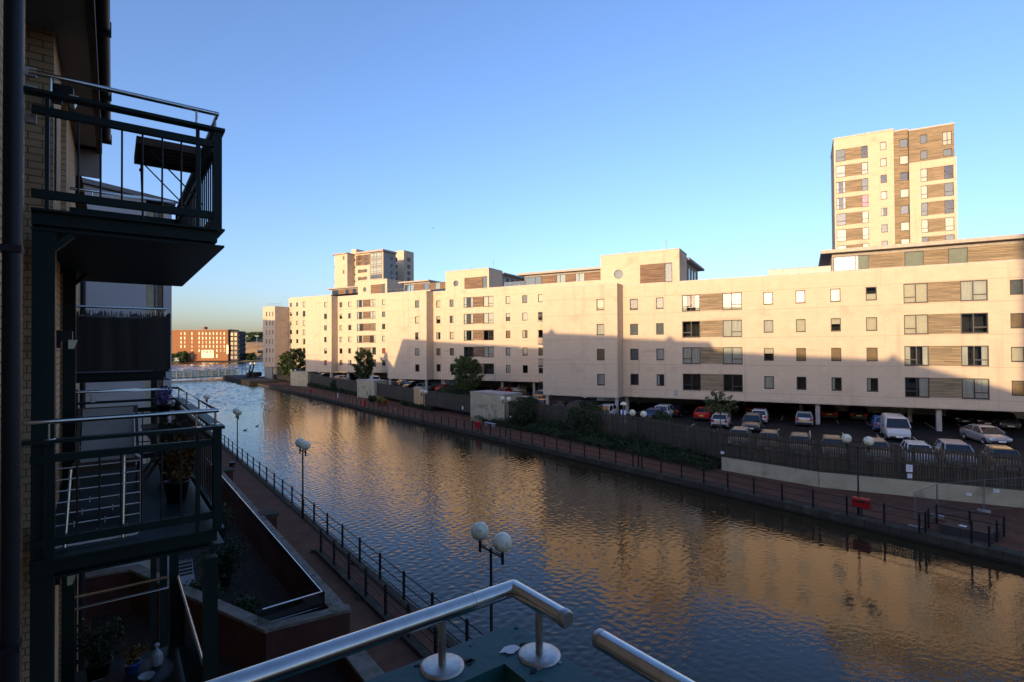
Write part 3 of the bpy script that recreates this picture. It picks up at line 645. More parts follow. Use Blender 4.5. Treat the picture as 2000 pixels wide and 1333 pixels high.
T.part('rear_wall', MB().box(x0, xR, DD + 13.5, DD + 13.8, ZP - .1, ZB - .01), M['concrete'])
column(T, x0 + 1, DD + 1, s=.6); column(T, x0 + 9, DD + 1, s=.6)
DE = 119.3
x0, x1 = X(513.5, 650, DE), X(537, 650, DE); zt = Z(525, 600, DE); ZB = Z(530, 717, DE)
T = Thing('apartment_block', 'leftmost and farthest cream apartment tower block standing at the water end of the row', 'apartment block', FQ, (x0, DE, ZP), 'cream apartment blocks stepping along the canal')
z_ref = Z(525, 614, DE); rows = [z_ref - .68 - 3.12 * i for i in range(6)]; ops = []
for (a, b, ks) in ((519.5, 522, 'yybbgb'), (526, 528, 'yybbgg'), (532, 534, 'yyybgb')): smallw(T, X(a, 650, DE), X(b, 650, DE), rows, DE, 1.5, ks, ops)
envelope(T, x0, x1, DE, DE + 5.7, ZB, zt, ops); core(T, x0 + .2, x1 - .2, DE, DE + 5.5, ZB, zt, 6); flatroof(T, x0, x1, DE, DE + 5.7, zt)
joints(T, x0, x1, DE, [z - .6 for z in rows], ops, .05)
mb = MB()
for z in rows: mb.box(x1, x1 + .006, DE, DE + 5.7, z - .63, z - .57)
T.part('floor_joint', mb, M['joint'])
column(T, x1 - .5, DE + .5, s=.8, mat='wallpale'); T.part('base_wall', MB().box(x0, x1 - 2.2, DE + .6, DE + 5, .1, ZB - .01), M['grey_clad'])
mb = MB()
for k in range(9): mb.tube([(x0 + 2 + k * .9, DE + .3, zt + .1), (x0 + 2 + k * .9, DE + .3, zt + 1.1)], .03, 4)
mb.tube([(x0 + 2, DE + .3, zt + 1.1), (x0 + 9.2, DE + .3, zt + 1.1)], .03, 4); T.part('roof_railing', mb, M['galv'])

# ---------------- towers behind
DT = 120.6
T = Thing('tower_block', 'tall cream and timber tower block rising behind the nearest apartment block on the right', 'tower block', FQ, (X(1630, 400, DT), DT, ZP), 'tower blocks behind the terrace')
x0, x1, x2, x3 = [X(v, 400, DT) for v in (1630, 1747, 1777, 1866)]
za = Z(1630, 273, DT); zb = Z(1866, 242, DT)
pitchT = 3.1
def crow(k): return Z(1725, 285.2, DT) - pitchT * k       # centres of the square windows
ops = []; n = 9
for k in range(n):
    c = crow(k)
    ops.append((X(1719, 300, DT), X(1731.5, 300, DT), c - .75, c + .75)); window(T, *ops[-1], DT, KINDS['bbgnlyybb'[k]])
    zlo, zhi = c - 1.75, c + .55
    a, b, cc, d = [X(v, 300, DT) for v in (1632, 1651, 1682, 1695)]
    ops.append((a, d, zlo, zhi)); window(T, a, b, zlo, zhi, DT, KINDS['ynooybbbb'[k]], (), (.35,)); window(T, cc, d, zlo, zhi, DT, KINDS['gnyPbbbbb'[k]], (), (.35,))
    T.part('timber_panel', MB().box(b, cc, DT + .05, DT + .12, zlo, zhi), M['timber2'])
zl = 8
envelope(T, x0, x1, DT, DT + 12, zl, za, ops); core(T, x0 + .2, x1 - .2, DT, DT + 11.8, zl, za, 11); flatroof(T, x0, x1, DT, DT + 12, za, .25, .08)
# recessed timber strip
ops = []
for k in range(n):
    c = crow(k) + .15; ops.append((x1 + 1.0, x1 + 2.45, c - .8, c + .8)); window(T, *ops[-1], DT + .8, KINDS['ybgbybbbb'[k]])
mb = MB(); wall_open(mb, x1, x2, zl, za - .1, DT + .8, ops); T.part('timber_wall', mb, M['timber2']); flatroof(T, x1, x2, DT + .8, DT + 12, za - .1, .2)
# right part
ops = []; zsplit = Z(1820, 313, DT)
for k, zc_ in enumerate((Z(1803, 272, DT), Z(1803, 303, DT))):
    ops.append((X(1797, 280, DT), X(1811, 280, DT), zc_ - .8, zc_ + .8)); window(T, *ops[-1], DT, KINDS['yy'[k]])
ops.append((X(1841, 270, DT), X(1859, 270, DT), Z(1850, 283, DT), Z(1850, 257, DT))); window(T, *ops[-1], DT, 'blind', (.5,), (.35,))
ops.append((X(1842, 300, DT), X(1860, 300, DT), Z(1850, 305, DT), Z(1850, 291, DT))); window(T, *ops[-1], DT, 'grey')
mb = MB(); wall_open(mb, x2, x3, zsplit, zb, DT, ops); mb.add([(x3, DT, zsplit), (x3, DT + 12, zsplit), (x3, DT + 12, zb), (x3, DT, zb)], [(0, 1, 2, 3)]); mb.add([(x2, DT, zl), (x2, DT + 1, zl), (x2, DT + 1, zb), (x2, DT, zb)], [(0, 1, 2, 3)])
T.part('timber_wall', mb, M['timber2']); flatroof(T, x2, x3, DT, DT + 12, zb, .25, .08)
core(T, x1 + .1, x3 - .2, DT + .9, DT + 11.8, zl, za - .2, 11)
ops = []
for k in range(7):
    c = Z(1805, 343, DT) - pitchT * k; zlo, zhi = c - 1.15, c + 1.25
    a, b, cc, d = [X(v, 340, DT) for v in (1798, 1811.5, 1844, 1862.5)]
    ops.append((a, d, zlo, zhi)); window(T, a, b, zlo, zhi, DT, KINDS['bbybgyb'[k]], (), (.35,)); window(T, cc, d, zlo, zhi, DT, KINDS['gygbybb'[k]], (), (.35,))
    T.part('timber_panel', MB().box(b, cc, DT + .05, DT + .12, zlo, zhi), M['timber2'])
envelope(T, x2, x3 + .25, DT - .01, DT + 12.1, zl, zsplit, ops)
# far left tower
DT = 180.0
T = Thing('tower_block', 'cream tower block with a glazed corner and stair shaft, behind the third block', 'tower block', FQ, (X(653, 500, DT), DT, ZP), 'tower blocks behind the terrace')
def zz(px, py, D=DT): return Z(px, py, D)
zl = 10
a, b = X(653.5, 520, DT), X(678.3, 520, DT); zt = zz(665, 497.5); ops = []
for py in (504, 531.5): ops.append((X(669.5, 510, DT), X(673, 510, DT), zz(671, py) - .9, zz(671, py) + .9)); window(T, *ops[-1], DT, 'brown')
envelope(T, a, b, DT, DT + 7, zl, zt, ops); T.part('roof', MB().box(a - 1.0, b + .2, DT - .8, DT + 7, zt, zt + .5), M['roofedge'])
core(T, a + .2, b - .2, DT, DT + 6.8, zl, zt, 6)
for py in (525, 553): jbalcony(T, a, DT + .5, DT + 3, zz(652, py), 1.0)
# core
c0, c1, c2 = X(684.5, 520, DT + 4), X(723, 520, DT + 4), X(748, 520, DT + 4)
zt = zz(735, 487.5, DT + 4); zw = zz(700, 497, DT + 4); DT4 = DT + 4; ops = []
k0 = X(684, 500, DT4); k1 = X(694.5, 500, DT4)
T.part('stair_head_wall', MB().box(k0, k1, DT4 + .5, DT4 + 8.5, zl, zz(690, 487, DT4)), M['facade'])
for i, py in enumerate((508.5, 522.5, 536.5, 550)):
    T.part('vent_louvre', MB().box(k0 + .8, k1 - .6, DT4 + .42, DT4 + .5, zz(690, py, DT4) - .4, zz(690, py, DT4) + .4), M['dark_in'])
T.part('wall', MB().box(k1, c1, DT4, DT4 + 8.5, zl, zw), M['facade'])
T.part('timber_panel', MB().box(k1 + .2, c1 - .1, DT4 - .05, DT4, zz(700, 519.5, DT4), zw - .6), M['timber'])
def tw(px0, px1, py0, py1, kind, D=DT4, y=None):
    q = (X(px0, 520, D), X(px1, 520, D), zz((px0 + px1) / 2, py1, D), zz((px0 + px1) / 2, py0, D)); y = y or D - .13
    window(T, *q, y - .06, kind); T.part('window_back', MB().box(q[0], q[1], y + .121, y + .129, q[2], q[3]), M['blind_g' if kind in ('grey', 'glass') else 'blind'])
for px_ in (699.5, 712.5):
    tw(px_, px_ + 5, 499, 508, 'grey'); tw(px_, px_ + 5, 512, 518, 'blind')
for py in (527, 541.5): tw(699.5, 704, py, py + 6.5, 'grey'); tw(712.5, 717, py - 1, py + 5, 'grey'); T.part('timber_panel', MB().box(X(704.2, 530, DT4), X(712.3, 530, DT4), DT4 - .09, DT4 - .01, zz(708, py + 6, DT4), zz(708, py, DT4)), M['timber'])
T.part('glazed_corner', MB().box(c1 + .01, c2 - .35, DT4 - .02, DT4 + 8.4, zl, zt - 1.2), M['grey_clad'])
T.part('corner_pier', MB().box(c2 - .34, c2 + .2, DT4 - .06, DT4 + 8.5, zl, zt - 1.2), M['facade'])
for i, (pa, pb) in enumerate(((494.5, 505.5), (509, 520), (523, 534), (537, 544))):
    z1_, z0_ = zz(735, pa, DT4), zz(735, pb, DT4)
    window(T, c1 + .2, c2 - .5, z0_, z1_, DT4 - .2, 'net' if i < 3 else 'grey', (.28, .52), (.35,)); T.part('window_back', MB().box(c1 + .2, c2 - .5, DT4 - .019, DT4 - .012, z0_, z1_), M['blind_g'])
T.part('roof', MB().box(k1 + .3, c2 + .9, DT4 - 1.0, DT4 + 8.5, zt - 1.19, zt - .4), M['roofedge'])
# right flank with small windows, set against the sky
T.part('flank_wall', MB().box(c2 + .22, c2 + .24, DT4 + .2, DT4 + 8.5, zl, zt - 1.3), M['grey_clad'])
for py in (500, 514, 528, 541):
    z = zz(748, py, DT4) - .2; w_ = T.part('window', MB().box(c2 + .24, c2 + .32, DT4 + 9.5, DT4 + 8.5, z - 1.2, z + .6), M['frame']); T.part('pane', MB().box(c2 + .33, c2 + .335, DT4 + 4.8, DT4 + 6.1, z - 1.1, z + .5), M['blind_g'], w_)
D5 = DT + 24
s0, s1 = X(771, 520, D5), X(789, 520, D5); zt = zz(780, 490, D5)
T.part('stair_shaft', MB().box(s0, s1, D5, D5 + 7.5, zl, zt), M['facade'])
for py in (504, 518, 531, 543):
    z = zz(789, py, D5); w_ = T.part('window', MB().box(s1 + .01, s1 + .08, D5 + 2.6, D5 + 4.6, z - 1.3, z + .5), M['frame']); T.part('pane', MB().box(s1 + .09, s1 + .095, D5 + 2.8, D5 + 4.4, z - 1.1, z + .4), M['blind_g'], w_)

# ---------------- raised car park, retaining wall, markings
wallxy = [loc(FN, atz(px, py, 0)).xy for px, py in ((2000, 992), (1600, 951), (1411, 918))]
Pn = [(60, -30), (51.5, -5)] + [tuple(v) for v in wallxy] + [(42.6, 40), (43.2, 70), (43.5, 110), (43.6, 150), (44, 196)]
mb = MB(); mb.poly([(p[0] + .25, p[1], ZP) for p in Pn] + [(400, 196, ZP), (400, -120, ZP), (75, -120, ZP)], 1.9)
struct('car_park', mb, M['asphalt'], FN)
for i in range(len(Pn) - 1):
    pass
mb = MB(); rp = Pn[0:5]
for (a, b) in zip(rp[:-1], rp[1:]): mb.bar((a[0], a[1], .52), (b[0], b[1], .52), .26, 1.08)
solo('retaining_wall', mb, M['wallpale'], 'long pale stained concrete retaining wall below the timber fence beside the right path', 'retaining wall', FN)
mb = MB()
ma = loc(FQ, atz(1726, 866, ZP)); Lx = ma.x
for k in range(-16, 9):
    x = Lx + 2.75 * k
    if x > X(1300, 850, 56): mb.box(x - .05, x + .05, ma.y, ma.y + 5, ZP + .004, ZP + .006)
mb.box(X(1730, 867, ma.y), X(1870, 867, ma.y), ma.y - .12, ma.y - .02, ZP + .004, ZP + .006)
for k in range(-10, 9): mb.box(Lx + 2.75 * k - .05, Lx + 2.75 * k + .05, ma.y + 12, ma.y + 17, ZP + .004, ZP + .006)
struct('parking_markings', mb, M['white'], FQ)

# ================================================================== THE NEAR ROW (left)
def Zr(r): return ZC + r
T = Thing('brick_apartment_building', 'buff brick apartment building at the left edge with dark green steel balconies and columns', 'apartment building', FN, (-.6, 4.5, 0))
BB = T
ZE = Zr(3.35)
mb = MB()
for (n1, a0, a1) in ((-.6, -20, 6.05), (-1.05, 6.05, 7.3), (-.5, 7.3, 8.25), (-.85, 8.25, 9.2), (-.5, 9.2, 11.3)): mb.box(-14, n1, a0, a1, 0, ZE)
T.part('wall', mb, M['brick'])
# roof with a hip at the far right end
er, rr = ZE + .32, ZE + 4.65
mb = MB()
mb.add([(-.1, 11.3, er), (-14, 11.3, er), (-7, 11.3, rr), (-7, -9.7, rr), (-.1, -20, er), (-14, -20, er)], [(0, 2, 3, 4), (1, 5, 3, 2), (4, 3, 5)])
rf = T.part('roof', mb, M['tile'])
mb = MB()
for a in (-8.7, ): mb.extr([(-7.3, a - .6, rr - .1), (-7.3, a + .6, rr - .1), (-7.3, a, rr + .55)], (.6, 0, 0))
T.part('ridge_vent', mb, M['tile'], rf)
T.part('soffit', MB().box(-1.2, -.19, -22, 11.3, ZE, ZE + .06), M['soffit'])
T.part('fascia', MB().box(-.22, -.15, -22, 11.32, ZE - .03, ZE + .32), M['dkwood'])
mb = MB(); mb.tube([(-.09, -5, ZE + .23), (-.09, 11.3, ZE + .23)], .06, 8)
for a in (3.6, 4.6, 5.9, 7.4, 9.3, 11.28): mb.box(-.155, -.02, a - .02, a + .02, ZE + .15, ZE + .31)
T.part('gutter', mb, M['black'])
T.part('gable_wall', MB().extr([(-14, 11.29, ZE), (-.2, 11.29, ZE), (-.2, 11.29, er - .1), (-7, 11.29, rr - .1), (-14, 11.29, er)], (0, -.2, 0)), M['brick'])
T.part('verge_board', MB().box(-1.0, -.16, 11.3, 11.34, ZE - .45, ZE + .3), M['soffit'])
mb = MB(); mb.tube([(-.49, 4.4, 0), (-.49, 4.4, ZE)], .046, 12)
for z in np.arange(1.2, 13, 2.4): mb.box(-.6, -.442, 4.345, 4.455, z, z + .04)
T.part('drainpipe', mb, M['pipe'])
T.part('drainpipe', MB().tube([(-.55, 3.9, 0), (-.55, 3.9, ZE)], .03, 8), M['pipe'])
for (n, a, s) in ((-.47, 6.05, .15), (-.45, 9.0, .13)):
    T.part('column', MB().box(n - s / 2, n + s / 2, a - s / 2, a + s / 2, 0, Zr(1.02)), M['green'])
for (n, a) in ((.78, 6.06), (.78, 9.95)): T.part('column', MB().box(n - .06, n + .06, a - .06, a + .06, 0, Zr(-2.05)), M['green'])
for z in (2.62, .12, -2.26):
    w_ = T.part('wall_light', MB().box(-.5, -.42, 7.05, 7.14, Zr(z - .09), Zr(z + .09)).box(-.47, -.33, 7.02, 7.17, Zr(z - .02), Zr(z + .08)), M['black'])
    T.part('lens', MB().extr([(-.36, 7.0, Zr(z - .1)), (-.32, 7.0, Zr(z - .1)), (-.29, 7.0, Zr(z - .01)), (-.36, 7.0, Zr(z - .01))], (0, .14, 0)), M['globe'], w_)
for z in (-1.75, 1.2, -4.65):
    d = T.part('balcony_door', MB().box(-1.04, -1.0, 6.15, 7.2, Zr(z + .02), Zr(z + 2.15)), M['frame']); T.part('pane', MB().box(-.998, -.99, 6.25, 7.1, Zr(z + .12), Zr(z + 2.05)), M['carglass'], d)
mb = MB()
for (z, a) in ((2.35, 6.06), (2.2, 6.06), (1.95, 6.06)): mb.box(-.6, -.53, a, a + .05, Zr(z), Zr(z + .07))
T.part('wall_bracket', mb, M['white'])

def balcony(T, n0, n1, a0, a1, zd, glass=False, hand=True, far=True, screen=False, cap=True, hz=1.15):
    zd = Zr(zd)
    mb = MB(); mb.box(n0, n1, a0, a1, zd - .13, zd - .02).box(n0, n1 + .06, a0 - .05, a1 + .06, zd - .02, zd).box(n0, n1 + .06, a0 - .02, a1 + .06, zd - .18, zd - .16).box(n0 + .05, n1 - .05, a0 + .05, a1 - .05, zd - .16, zd - .13)
    b = T.part('balcony', mb, M['green'])
    if glass:
        mb = MB(); mb.box(n0, n1, a0 + .01, a0 + .02, zd + .05, zd + 1.05).box(n1 - .01, n1, a0 + .05, a1, zd + .05, zd + 1.05); T.part('glass_panel', mb, M['glass'], b)
        mb = MB(); mb.tube([(n0, a1, zd + 1.1), (n1, a1, zd + 1.1), (n1, a0, zd + 1.1)], .024, 8); mb.tube([(n0, a1, zd + .93), (n1, a1, zd + .93)], .02, 6)
        T.part('handrail', mb, M['steel'], b); return b
    r = MB()
    sides = [((n0, a0), (n1, a0)), ((n1, a0), (n1, a1)), ((n1, a1), (n0, a1))]
    for (p, q) in sides:
        P = Vector((p[0], p[1], 0)); Q = Vector((q[0], q[1], 0))
        for z, w_, h_ in ((zd + .84, .05, .065), (zd + .13, .05, .07)): r.bar(P + Vector((0, 0, z)), Q + Vector((0, 0, z)), w_, h_)
    for c in ((n1, a0), (n1, a1)): r.box(c[0] - .036, c[0] + .036, c[1] - .036, c[1] + .036, zd, zd + .97)
    for c in (n1 - .17, n0 + .1): r.box(c - .014, c + .014, a0 - .028, a0 + .028, zd, zd + 1.0)
    T.part('railing', r, M['green'], b)
    if cap:
        c = MB(); c.box(n0 - .05, n1 + .06, a0 - .06, a0 + .05, zd + .97, zd + 1.0); c.box(n1 - .05, n1 + .061, a0 + .05, a1 + .06, zd + .97, zd + 1.0); c.box(n0, n1 - .05, a1 - .05, a1 + .06, zd + .97, zd + 1.0)
        T.part('cap_rail', c, M['green'], b)
    bl = MB()
    for (p, q) in sides:
        L = math.dist(p, q); k = int(L / .15)
        for i in range(1, k):
            x = p[0] + (q[0] - p[0]) * i / k; y = p[1] + (q[1] - p[1]) * i / k; bl.tube([(x, y, zd + .16), (x, y, zd + .82)], .0085, 5)
    T.part('baluster_set', bl, M['black'], b)
    if hand:
        h = MB(); hz_ = zd + hz; h.tube([(n0 - .02, a0, hz_), (n1, a0, hz_), (n1, a1, hz_), (n0, a1, hz_)], .022, 10)
        for (x, y) in ((n0 + .12, a0), (n1 - .18, a0), (n1, a0 + .12), (n1, a0 + 1.4), (n1, a0 + 2.7), (n1, a1 - .15), (n0 + .3, a1)):
            h.tube([(x, y, zd + 1.0), (x, y, hz_)], .011, 6); h.lathe([(.001, .006), (.045, .004), (.045, 0)], (x, y, zd + 1.0), 12)
        T.part('handrail', h, M['steel'], b)
    return b
b1 = balcony(T, -.55, .83, 5.98, 9.95, 1.2)
for a in (6.0, 9.0): T.part('bracket', MB().bar((-.42, a, Zr(.86)), (-.28, a, Zr(1.01)), .06, .05), M['green'], b1)

b2 = balcony(T, -.55, .83, 5.98, 9.95, -1.75)
b3 = balcony(T, -.55, .83, 5.98, 9.95, -4.65, glass=True)
# ---- own balcony in the foreground
zd = Zr(-1.75)
mb = MB(); mb.box(-.6, .72, -3.2, .97, zd - .16, zd)
bo = T.part('balcony', mb, M['green'])
r = MB()
r.bar((-.6, .91, zd + .93), (.67, .91, zd + .93), .05, .07); r.bar((.67, .91, zd + .93), (.67, -3, zd + .93), .05, .07)
r.bar((-.6, .91, zd + .15), (.67, .91, zd + .15), .05, .07); r.bar((.67, .91, zd + .15), (.67, -3, zd + .15), .05, .07); r.box(.62, .72, .86, .95, zd, zd + 1.08)
T.part('railing', r, M['green'], bo)
zl = Zr(-.62)
c = MB(); c.extr([(-.6, .855, zl - .035), (.617, .855, zl - .035), (.617, -3.2, zl - .035), (.727, -3.2, zl - .035), (.727, .968, zl - .035), (-.6, .968, zl - .035)], (0, 0, .035))
cap_o = T.part('cap_rail', c, M['ledge'], bo)
DK_ = pm('exposed_primer', (.010, .016, .018), .8); M['ledge_chalky'] = pm('chalky_paint', (.05, .16, .16), .8)  # bare primer and paler chalky paint for the flakes
# flaked patches of paint on the cap
def flake(cx, cy, r, mat, z, seed, nm):
    random.seed(seed); f = MB(); n = 11; pts = []
    for i in range(n):
        t = 2 * math.pi * i / n; k = r * random.uniform(.55, 1.15); pts.append((cx + k * math.cos(t) * 1.2, cy + k * math.sin(t) * .7, z))
    f.extr(pts, (0, 0, .0012)); T.part(nm, f, mat, bo)
flake(.655, .885, .026, pm('bare_metal', (.02, .03, .03), .8), zl, 3, 'paint_flake'); flake(.653, .884, .019, M['paper'], zl + .0013, 5, 'paint_flake')
flake(.565, .905, .012, pm('chip_dark', (.012, .02, .022), .7), zl, 9, 'paint_flake'); flake(.69, .70, .008, M['galv'], zl, 11, 'paint_flake'); flake(.66, .80, .007, M['galv'], zl, 12, 'paint_flake'); flake(.705, .79, .006, M['galv'], zl, 13, 'paint_flake')
random.seed(44)
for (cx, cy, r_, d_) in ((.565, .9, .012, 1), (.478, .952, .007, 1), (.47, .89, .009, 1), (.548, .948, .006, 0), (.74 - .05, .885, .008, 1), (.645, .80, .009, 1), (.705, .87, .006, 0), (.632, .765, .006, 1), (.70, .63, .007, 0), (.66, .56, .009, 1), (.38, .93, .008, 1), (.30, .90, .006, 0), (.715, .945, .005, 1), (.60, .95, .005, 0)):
    flake(cx, cy, r_, DK_ if d_ else M['ledge_chalky'], zl, int(cx * 1e4 + cy * 1e3), 'paint_flake')
h = MB(); hz = Zr(-.515); rr_ = .0168
for j, P in enumerate(([(-.6, .92, hz), (.69, .92, hz)], [(.69, .92, hz), (.69, .758, hz)], [(.69, .664, hz), (.69, -3.2, hz)])): h.tube(P, rr_, 32)
h.ball((.69, .92, hz), rr_ * .999, 20)
hr = T.part('handrail', h, M['steel'], bo)
for a, s_ in ((.758, -1), (.664, 1)):
    e = MB(); e.tube([(.69, a + .004 * -s_, hz), (.69, a + .0 , hz), (.69, a + .006 * s_, hz), (.69, a + .009 * s_, hz)], [rr_ * 1.03, rr_ * 1.03, rr_ * 1.0, rr_ * .85], 32); T.part('end_cap', e, M['steel_dull'], hr)
T.part('joint_ring', MB().tube([(.585, .92, hz), (.587, .92, hz)], rr_ * 1.02, 32), M['steel_dull'], hr)
for (x, y) in ((.69, .835), (.515, .92), (.69, .45), (-.1, .92)):
    p_ = MB(); p_.tube([(x, y, zl), (x, y, hz - .012)], .0076, 16)
    so_ = T.part('standoff_post', p_, M['steel_dull'], bo)
    f = MB(); f.lathe([(.0001, .0065), (.036, .006), (.0425, .0035), (.0435, 0)], (x, y, zl), 40); T.part('flange', f, M['steel_dull'], so_)

# ---------------- things on the balconies
random.seed(5)
T2 = Thing('folding_table', 'dark slatted folding table clipped to the railing of the upper balcony', 'table', FN, (.5, 7.1, Zr(2.2)))
mb = MB()
for i in range(6): mb.box(.2, .8, 6.72 + i * .125, 6.82 + i * .125, Zr(2.19), Zr(2.215))
mb.box(.2, .8, 6.7, 6.73, Zr(2.14), Zr(2.22)).box(.2, .8, 7.43, 7.46, Zr(2.14), Zr(2.22)).box(.19, .22, 6.7, 7.46, Zr(2.14), Zr(2.22))
T2.part('table_top', mb, M['dkwood'])
mb = MB(); mb.tube([(.27, 6.75, Zr(2.15)), (.8, 6.75, Zr(1.6))], .008, 5); mb.tube([(.27, 7.4, Zr(2.15)), (.8, 7.4, Zr(1.6))], .008, 5)
T2.part('stay', mb, M['black'])
mb = MB(); mb.tube([(.24, 6.9, Zr(2.14)), (.24, 6.92, Zr(1.95)), (.26, 6.92, Zr(1.3))], .01, 5); mb.ball((.24, 6.92, Zr(1.93)), .022, 8); T2.part('cord', mb, M['black'])

def plant(name, label, cat, n, a, z, r, hgt, leafm, potm='terracotta', pot=(.14, .25), nl=900, group=None, size=.025, spread=1.0):
    t = Thing(name, label, cat, FN, (n, a, z), group)
    p = MB(); p.lathe([(.0001, 0), (pot[0] * .72, 0), (pot[0] * .95, pot[1] * .9), (pot[0] * 1.05, pot[1] * .9), (pot[0] * 1.05, pot[1]), (pot[0] * .9, pot[1]), (pot[0] * .85, pot[1] * .85), (.0001, pot[1] * .85)], (n, a, z), 16)
    t.part('pot', p, M[potm])
    cs = []
    st = MB()
    for k in range(9):
        th = random.uniform(0, 6.28); q = random.uniform(.2, 1) * r * spread; tip = (n + q * math.cos(th), a + q * math.sin(th), z + pot[1] + hgt * random.uniform(.55, 1))
        st.tube([(n, a, z + pot[1] * .8), ((n + tip[0]) / 2, (a + tip[1]) / 2, z + pot[1] + hgt * .35), tip], .004, 4)
        m_ = nl // 9; u_ = rng.random(m_) ** .7
        base = np.array([n, a, z + pot[1]]); c_ = base + (np.array(tip) - base) * u_[:, None] + rng.normal(size=(m_, 3)) * r * .22; cs.append(c_)
    t.part('stems', st, M['leaf_d']); cs = np.concatenate(cs)
    t.part('foliage', None, M[leafm], me=leaf_mesh('foliage', cs, size, t.a)); return t
plant('lavender_plant', 'purple flowering lavender in a dark pot on the far corner of the neighbouring balcony', 'potted plant', .62, 9.6, Zr(-1.0), .13, .24, 'purple', 'black', (.10, .18), 700, size=.016)
plant('potted_shrub', 'bushy orange and green shrub in a dark pot on the neighbouring balcony', 'potted plant', .6, 7.3, Zr(-1.75), .2, .55, 'leaf_o', 'black', (.13, .24), 1300)
plant('potted_shrub', 'dark leafy shrub beside the orange one on the neighbouring balcony', 'potted plant', .62, 8.6, Zr(-1.75), .2, .6, 'leaf_d', 'black', (.13, .24), 1300)
M['rack'] = pm('rack_white', (.75, .76, .78), .4)
# airer
T2 = Thing('clothes_airer', 'silver folded clothes airer standing inside the near railing of the neighbouring balcony', 'clothes airer', FN, (-.05, 6.2, Zr(-1.75)))
z0_, z1_ = Zr(-1.72), Zr(-.97)
mb = MB(); mb.tube([(-.46, 6.14, z0_ + .04), (-.42, 6.14, z0_), (.18, 6.14, z0_), (.22, 6.14, z0_ + .04), (.22, 6.2, z1_ - .05), (.16, 6.2, z1_), (-.40, 6.2, z1_), (-.46, 6.2, z1_ - .05), (-.46, 6.14, z0_ + .04)], .011, 8)
T2.part('frame', mb, M['rack'])
mb = MB()
for k in range(7):
    z = z0_ + .08 + k * .1; mb.tube([(-.44, 6.17, z), (.21, 6.17, z)], .005, 5)
T2.part('rungs', mb, M['rack'])
mb = MB(); mb.tube([(-.33, 6.1, z0_), (-.30, 6.24, z1_ - .1)], .014, 8); mb.tube([(.08, 6.1, z0_), (.09, 6.24, z1_ + .02)], .014, 8); T2.part('legs', mb, M['steel'])
for k in range(9): T2.part('clothes_peg', MB().box(-.33 + k * .055, -.322 + k * .055, 6.15, 6.18, z0_ + .08 + (k * 5 % 4) * .1 - .03, z0_ + .08 + (k * 5 % 4) * .1 + .02), M['plastic'])
# deck chair and slatted table
T2 = Thing('deck_chair', 'wooden deck chair with a grey canvas seat on the neighbouring balcony', 'chair', FN, (.0, 8.0, Zr(-1.75)))
mb = MB(); zf = Zr(-1.75)
for s in (-.33, .25):
    mb.bar((s, 8.5, zf + .03), (s, 7.5, zf + .5), .03, .05); mb.bar((s, 7.4, zf + .03), (s, 8.65, zf + 1.0), .03, .05)
mb.bar((-.35, 8.64, zf + 1.0), (.27, 8.64, zf + 1.0), .03, .05); mb.bar((-.35, 7.5, zf + .5), (.27, 7.5, zf + .5), .03, .05)
T2.part('frame', mb, M['dkwood'])
mb = MB(); pts = [(7.5, zf + .5), (7.75, zf + .38), (8.0, zf + .42), (8.3, zf + .66), (8.62, zf + 1.0)]
for (p, q) in zip(pts[:-1], pts[1:]): mb.extr([(-.3, p[0], p[1]), (-.3, q[0], q[1]), (-.3, q[0], q[1] + .012), (-.3, p[0], p[1] + .012)], (.52, 0, 0))
T2.part('seat', mb, M['canvas'])
T2 = Thing('wooden_table', 'small cross-legged wooden table on the neighbouring balcony, right of the deck chair', 'table', FN, (.55, 8.9, Zr(-1.75)))
mb = MB()
for i in range(6): mb.box(.32, .78, 8.62 + i * .1, 8.7 + i * .1, zf + .68, zf + .7)
T2.part('table_top', mb, M['dkwood'])
for y in (8.66, 9.14):
    for s in (-1, 1): T2.part('leg', MB().bar((.55 - .2 * s, y, zf + .02), (.55 + .2 * s, y + .015 * s, zf + .67), .03, .035), M['dkwood'])
# lower glass balcony
zf = Zr(-4.65)
T2 = Thing('round_table', 'round dark metal table on the lower terrace balcony', 'table', FN, (.25, 7.9, zf))
mb = MB(); mb.lathe([(.001, .74), (.36, .74), (.375, .73), (.36, .715), (.001, .715)], (.25, 7.9, zf), 28); T2.part('table_top', mb, M['black'])
for k in range(4): T2.part('leg', MB().tube([(.25 + .05 * math.cos(k * 1.57), 7.9 + .05 * math.sin(k * 1.57), zf + .72), (.25 + .25 * math.cos(k * 1.57), 7.9 + .25 * math.sin(k * 1.57), zf)], .012, 6), M['black'])
plant('potted_flowers', 'orange flowers in a blue glazed pot on the round table', 'potted plant', .2, 7.98, zf + .745, .13, .16, 'leaf_o', 'blue', (.09, .13), 500, size=.02)
plant('potted_plant', 'dark bushy plant at the back of the lower terrace balcony', 'potted plant', -.15, 9.6, zf, .3, .6, 'leaf_d', 'black', (.16, .26), 1500)
plant('potted_plant', 'dark spiky plant by the wall on the lower terrace balcony', 'potted plant', -.3, 6.6, zf, .3, .7, 'leaf_d', 'black', (.16, .26), 1400)
T2 = Thing('planter_trough', 'white boat-shaped planter trough on the floor of the lower terrace balcony', 'planter', FN, (-.1, 8.9, zf))
mb = MB(); mb.extr([(-.45, 8.8, zf + .26), (-.33, 8.8, zf), (.13, 8.8, zf), (.28, 8.8, zf + .26)], (0, .26, 0)); T2.part('trough', mb, M['plastic'])
mb = MB(); mb.box(-.4, .22, 8.83, 9.03, zf + .261, zf + .27); T2.part('soil', mb, M['soil'])
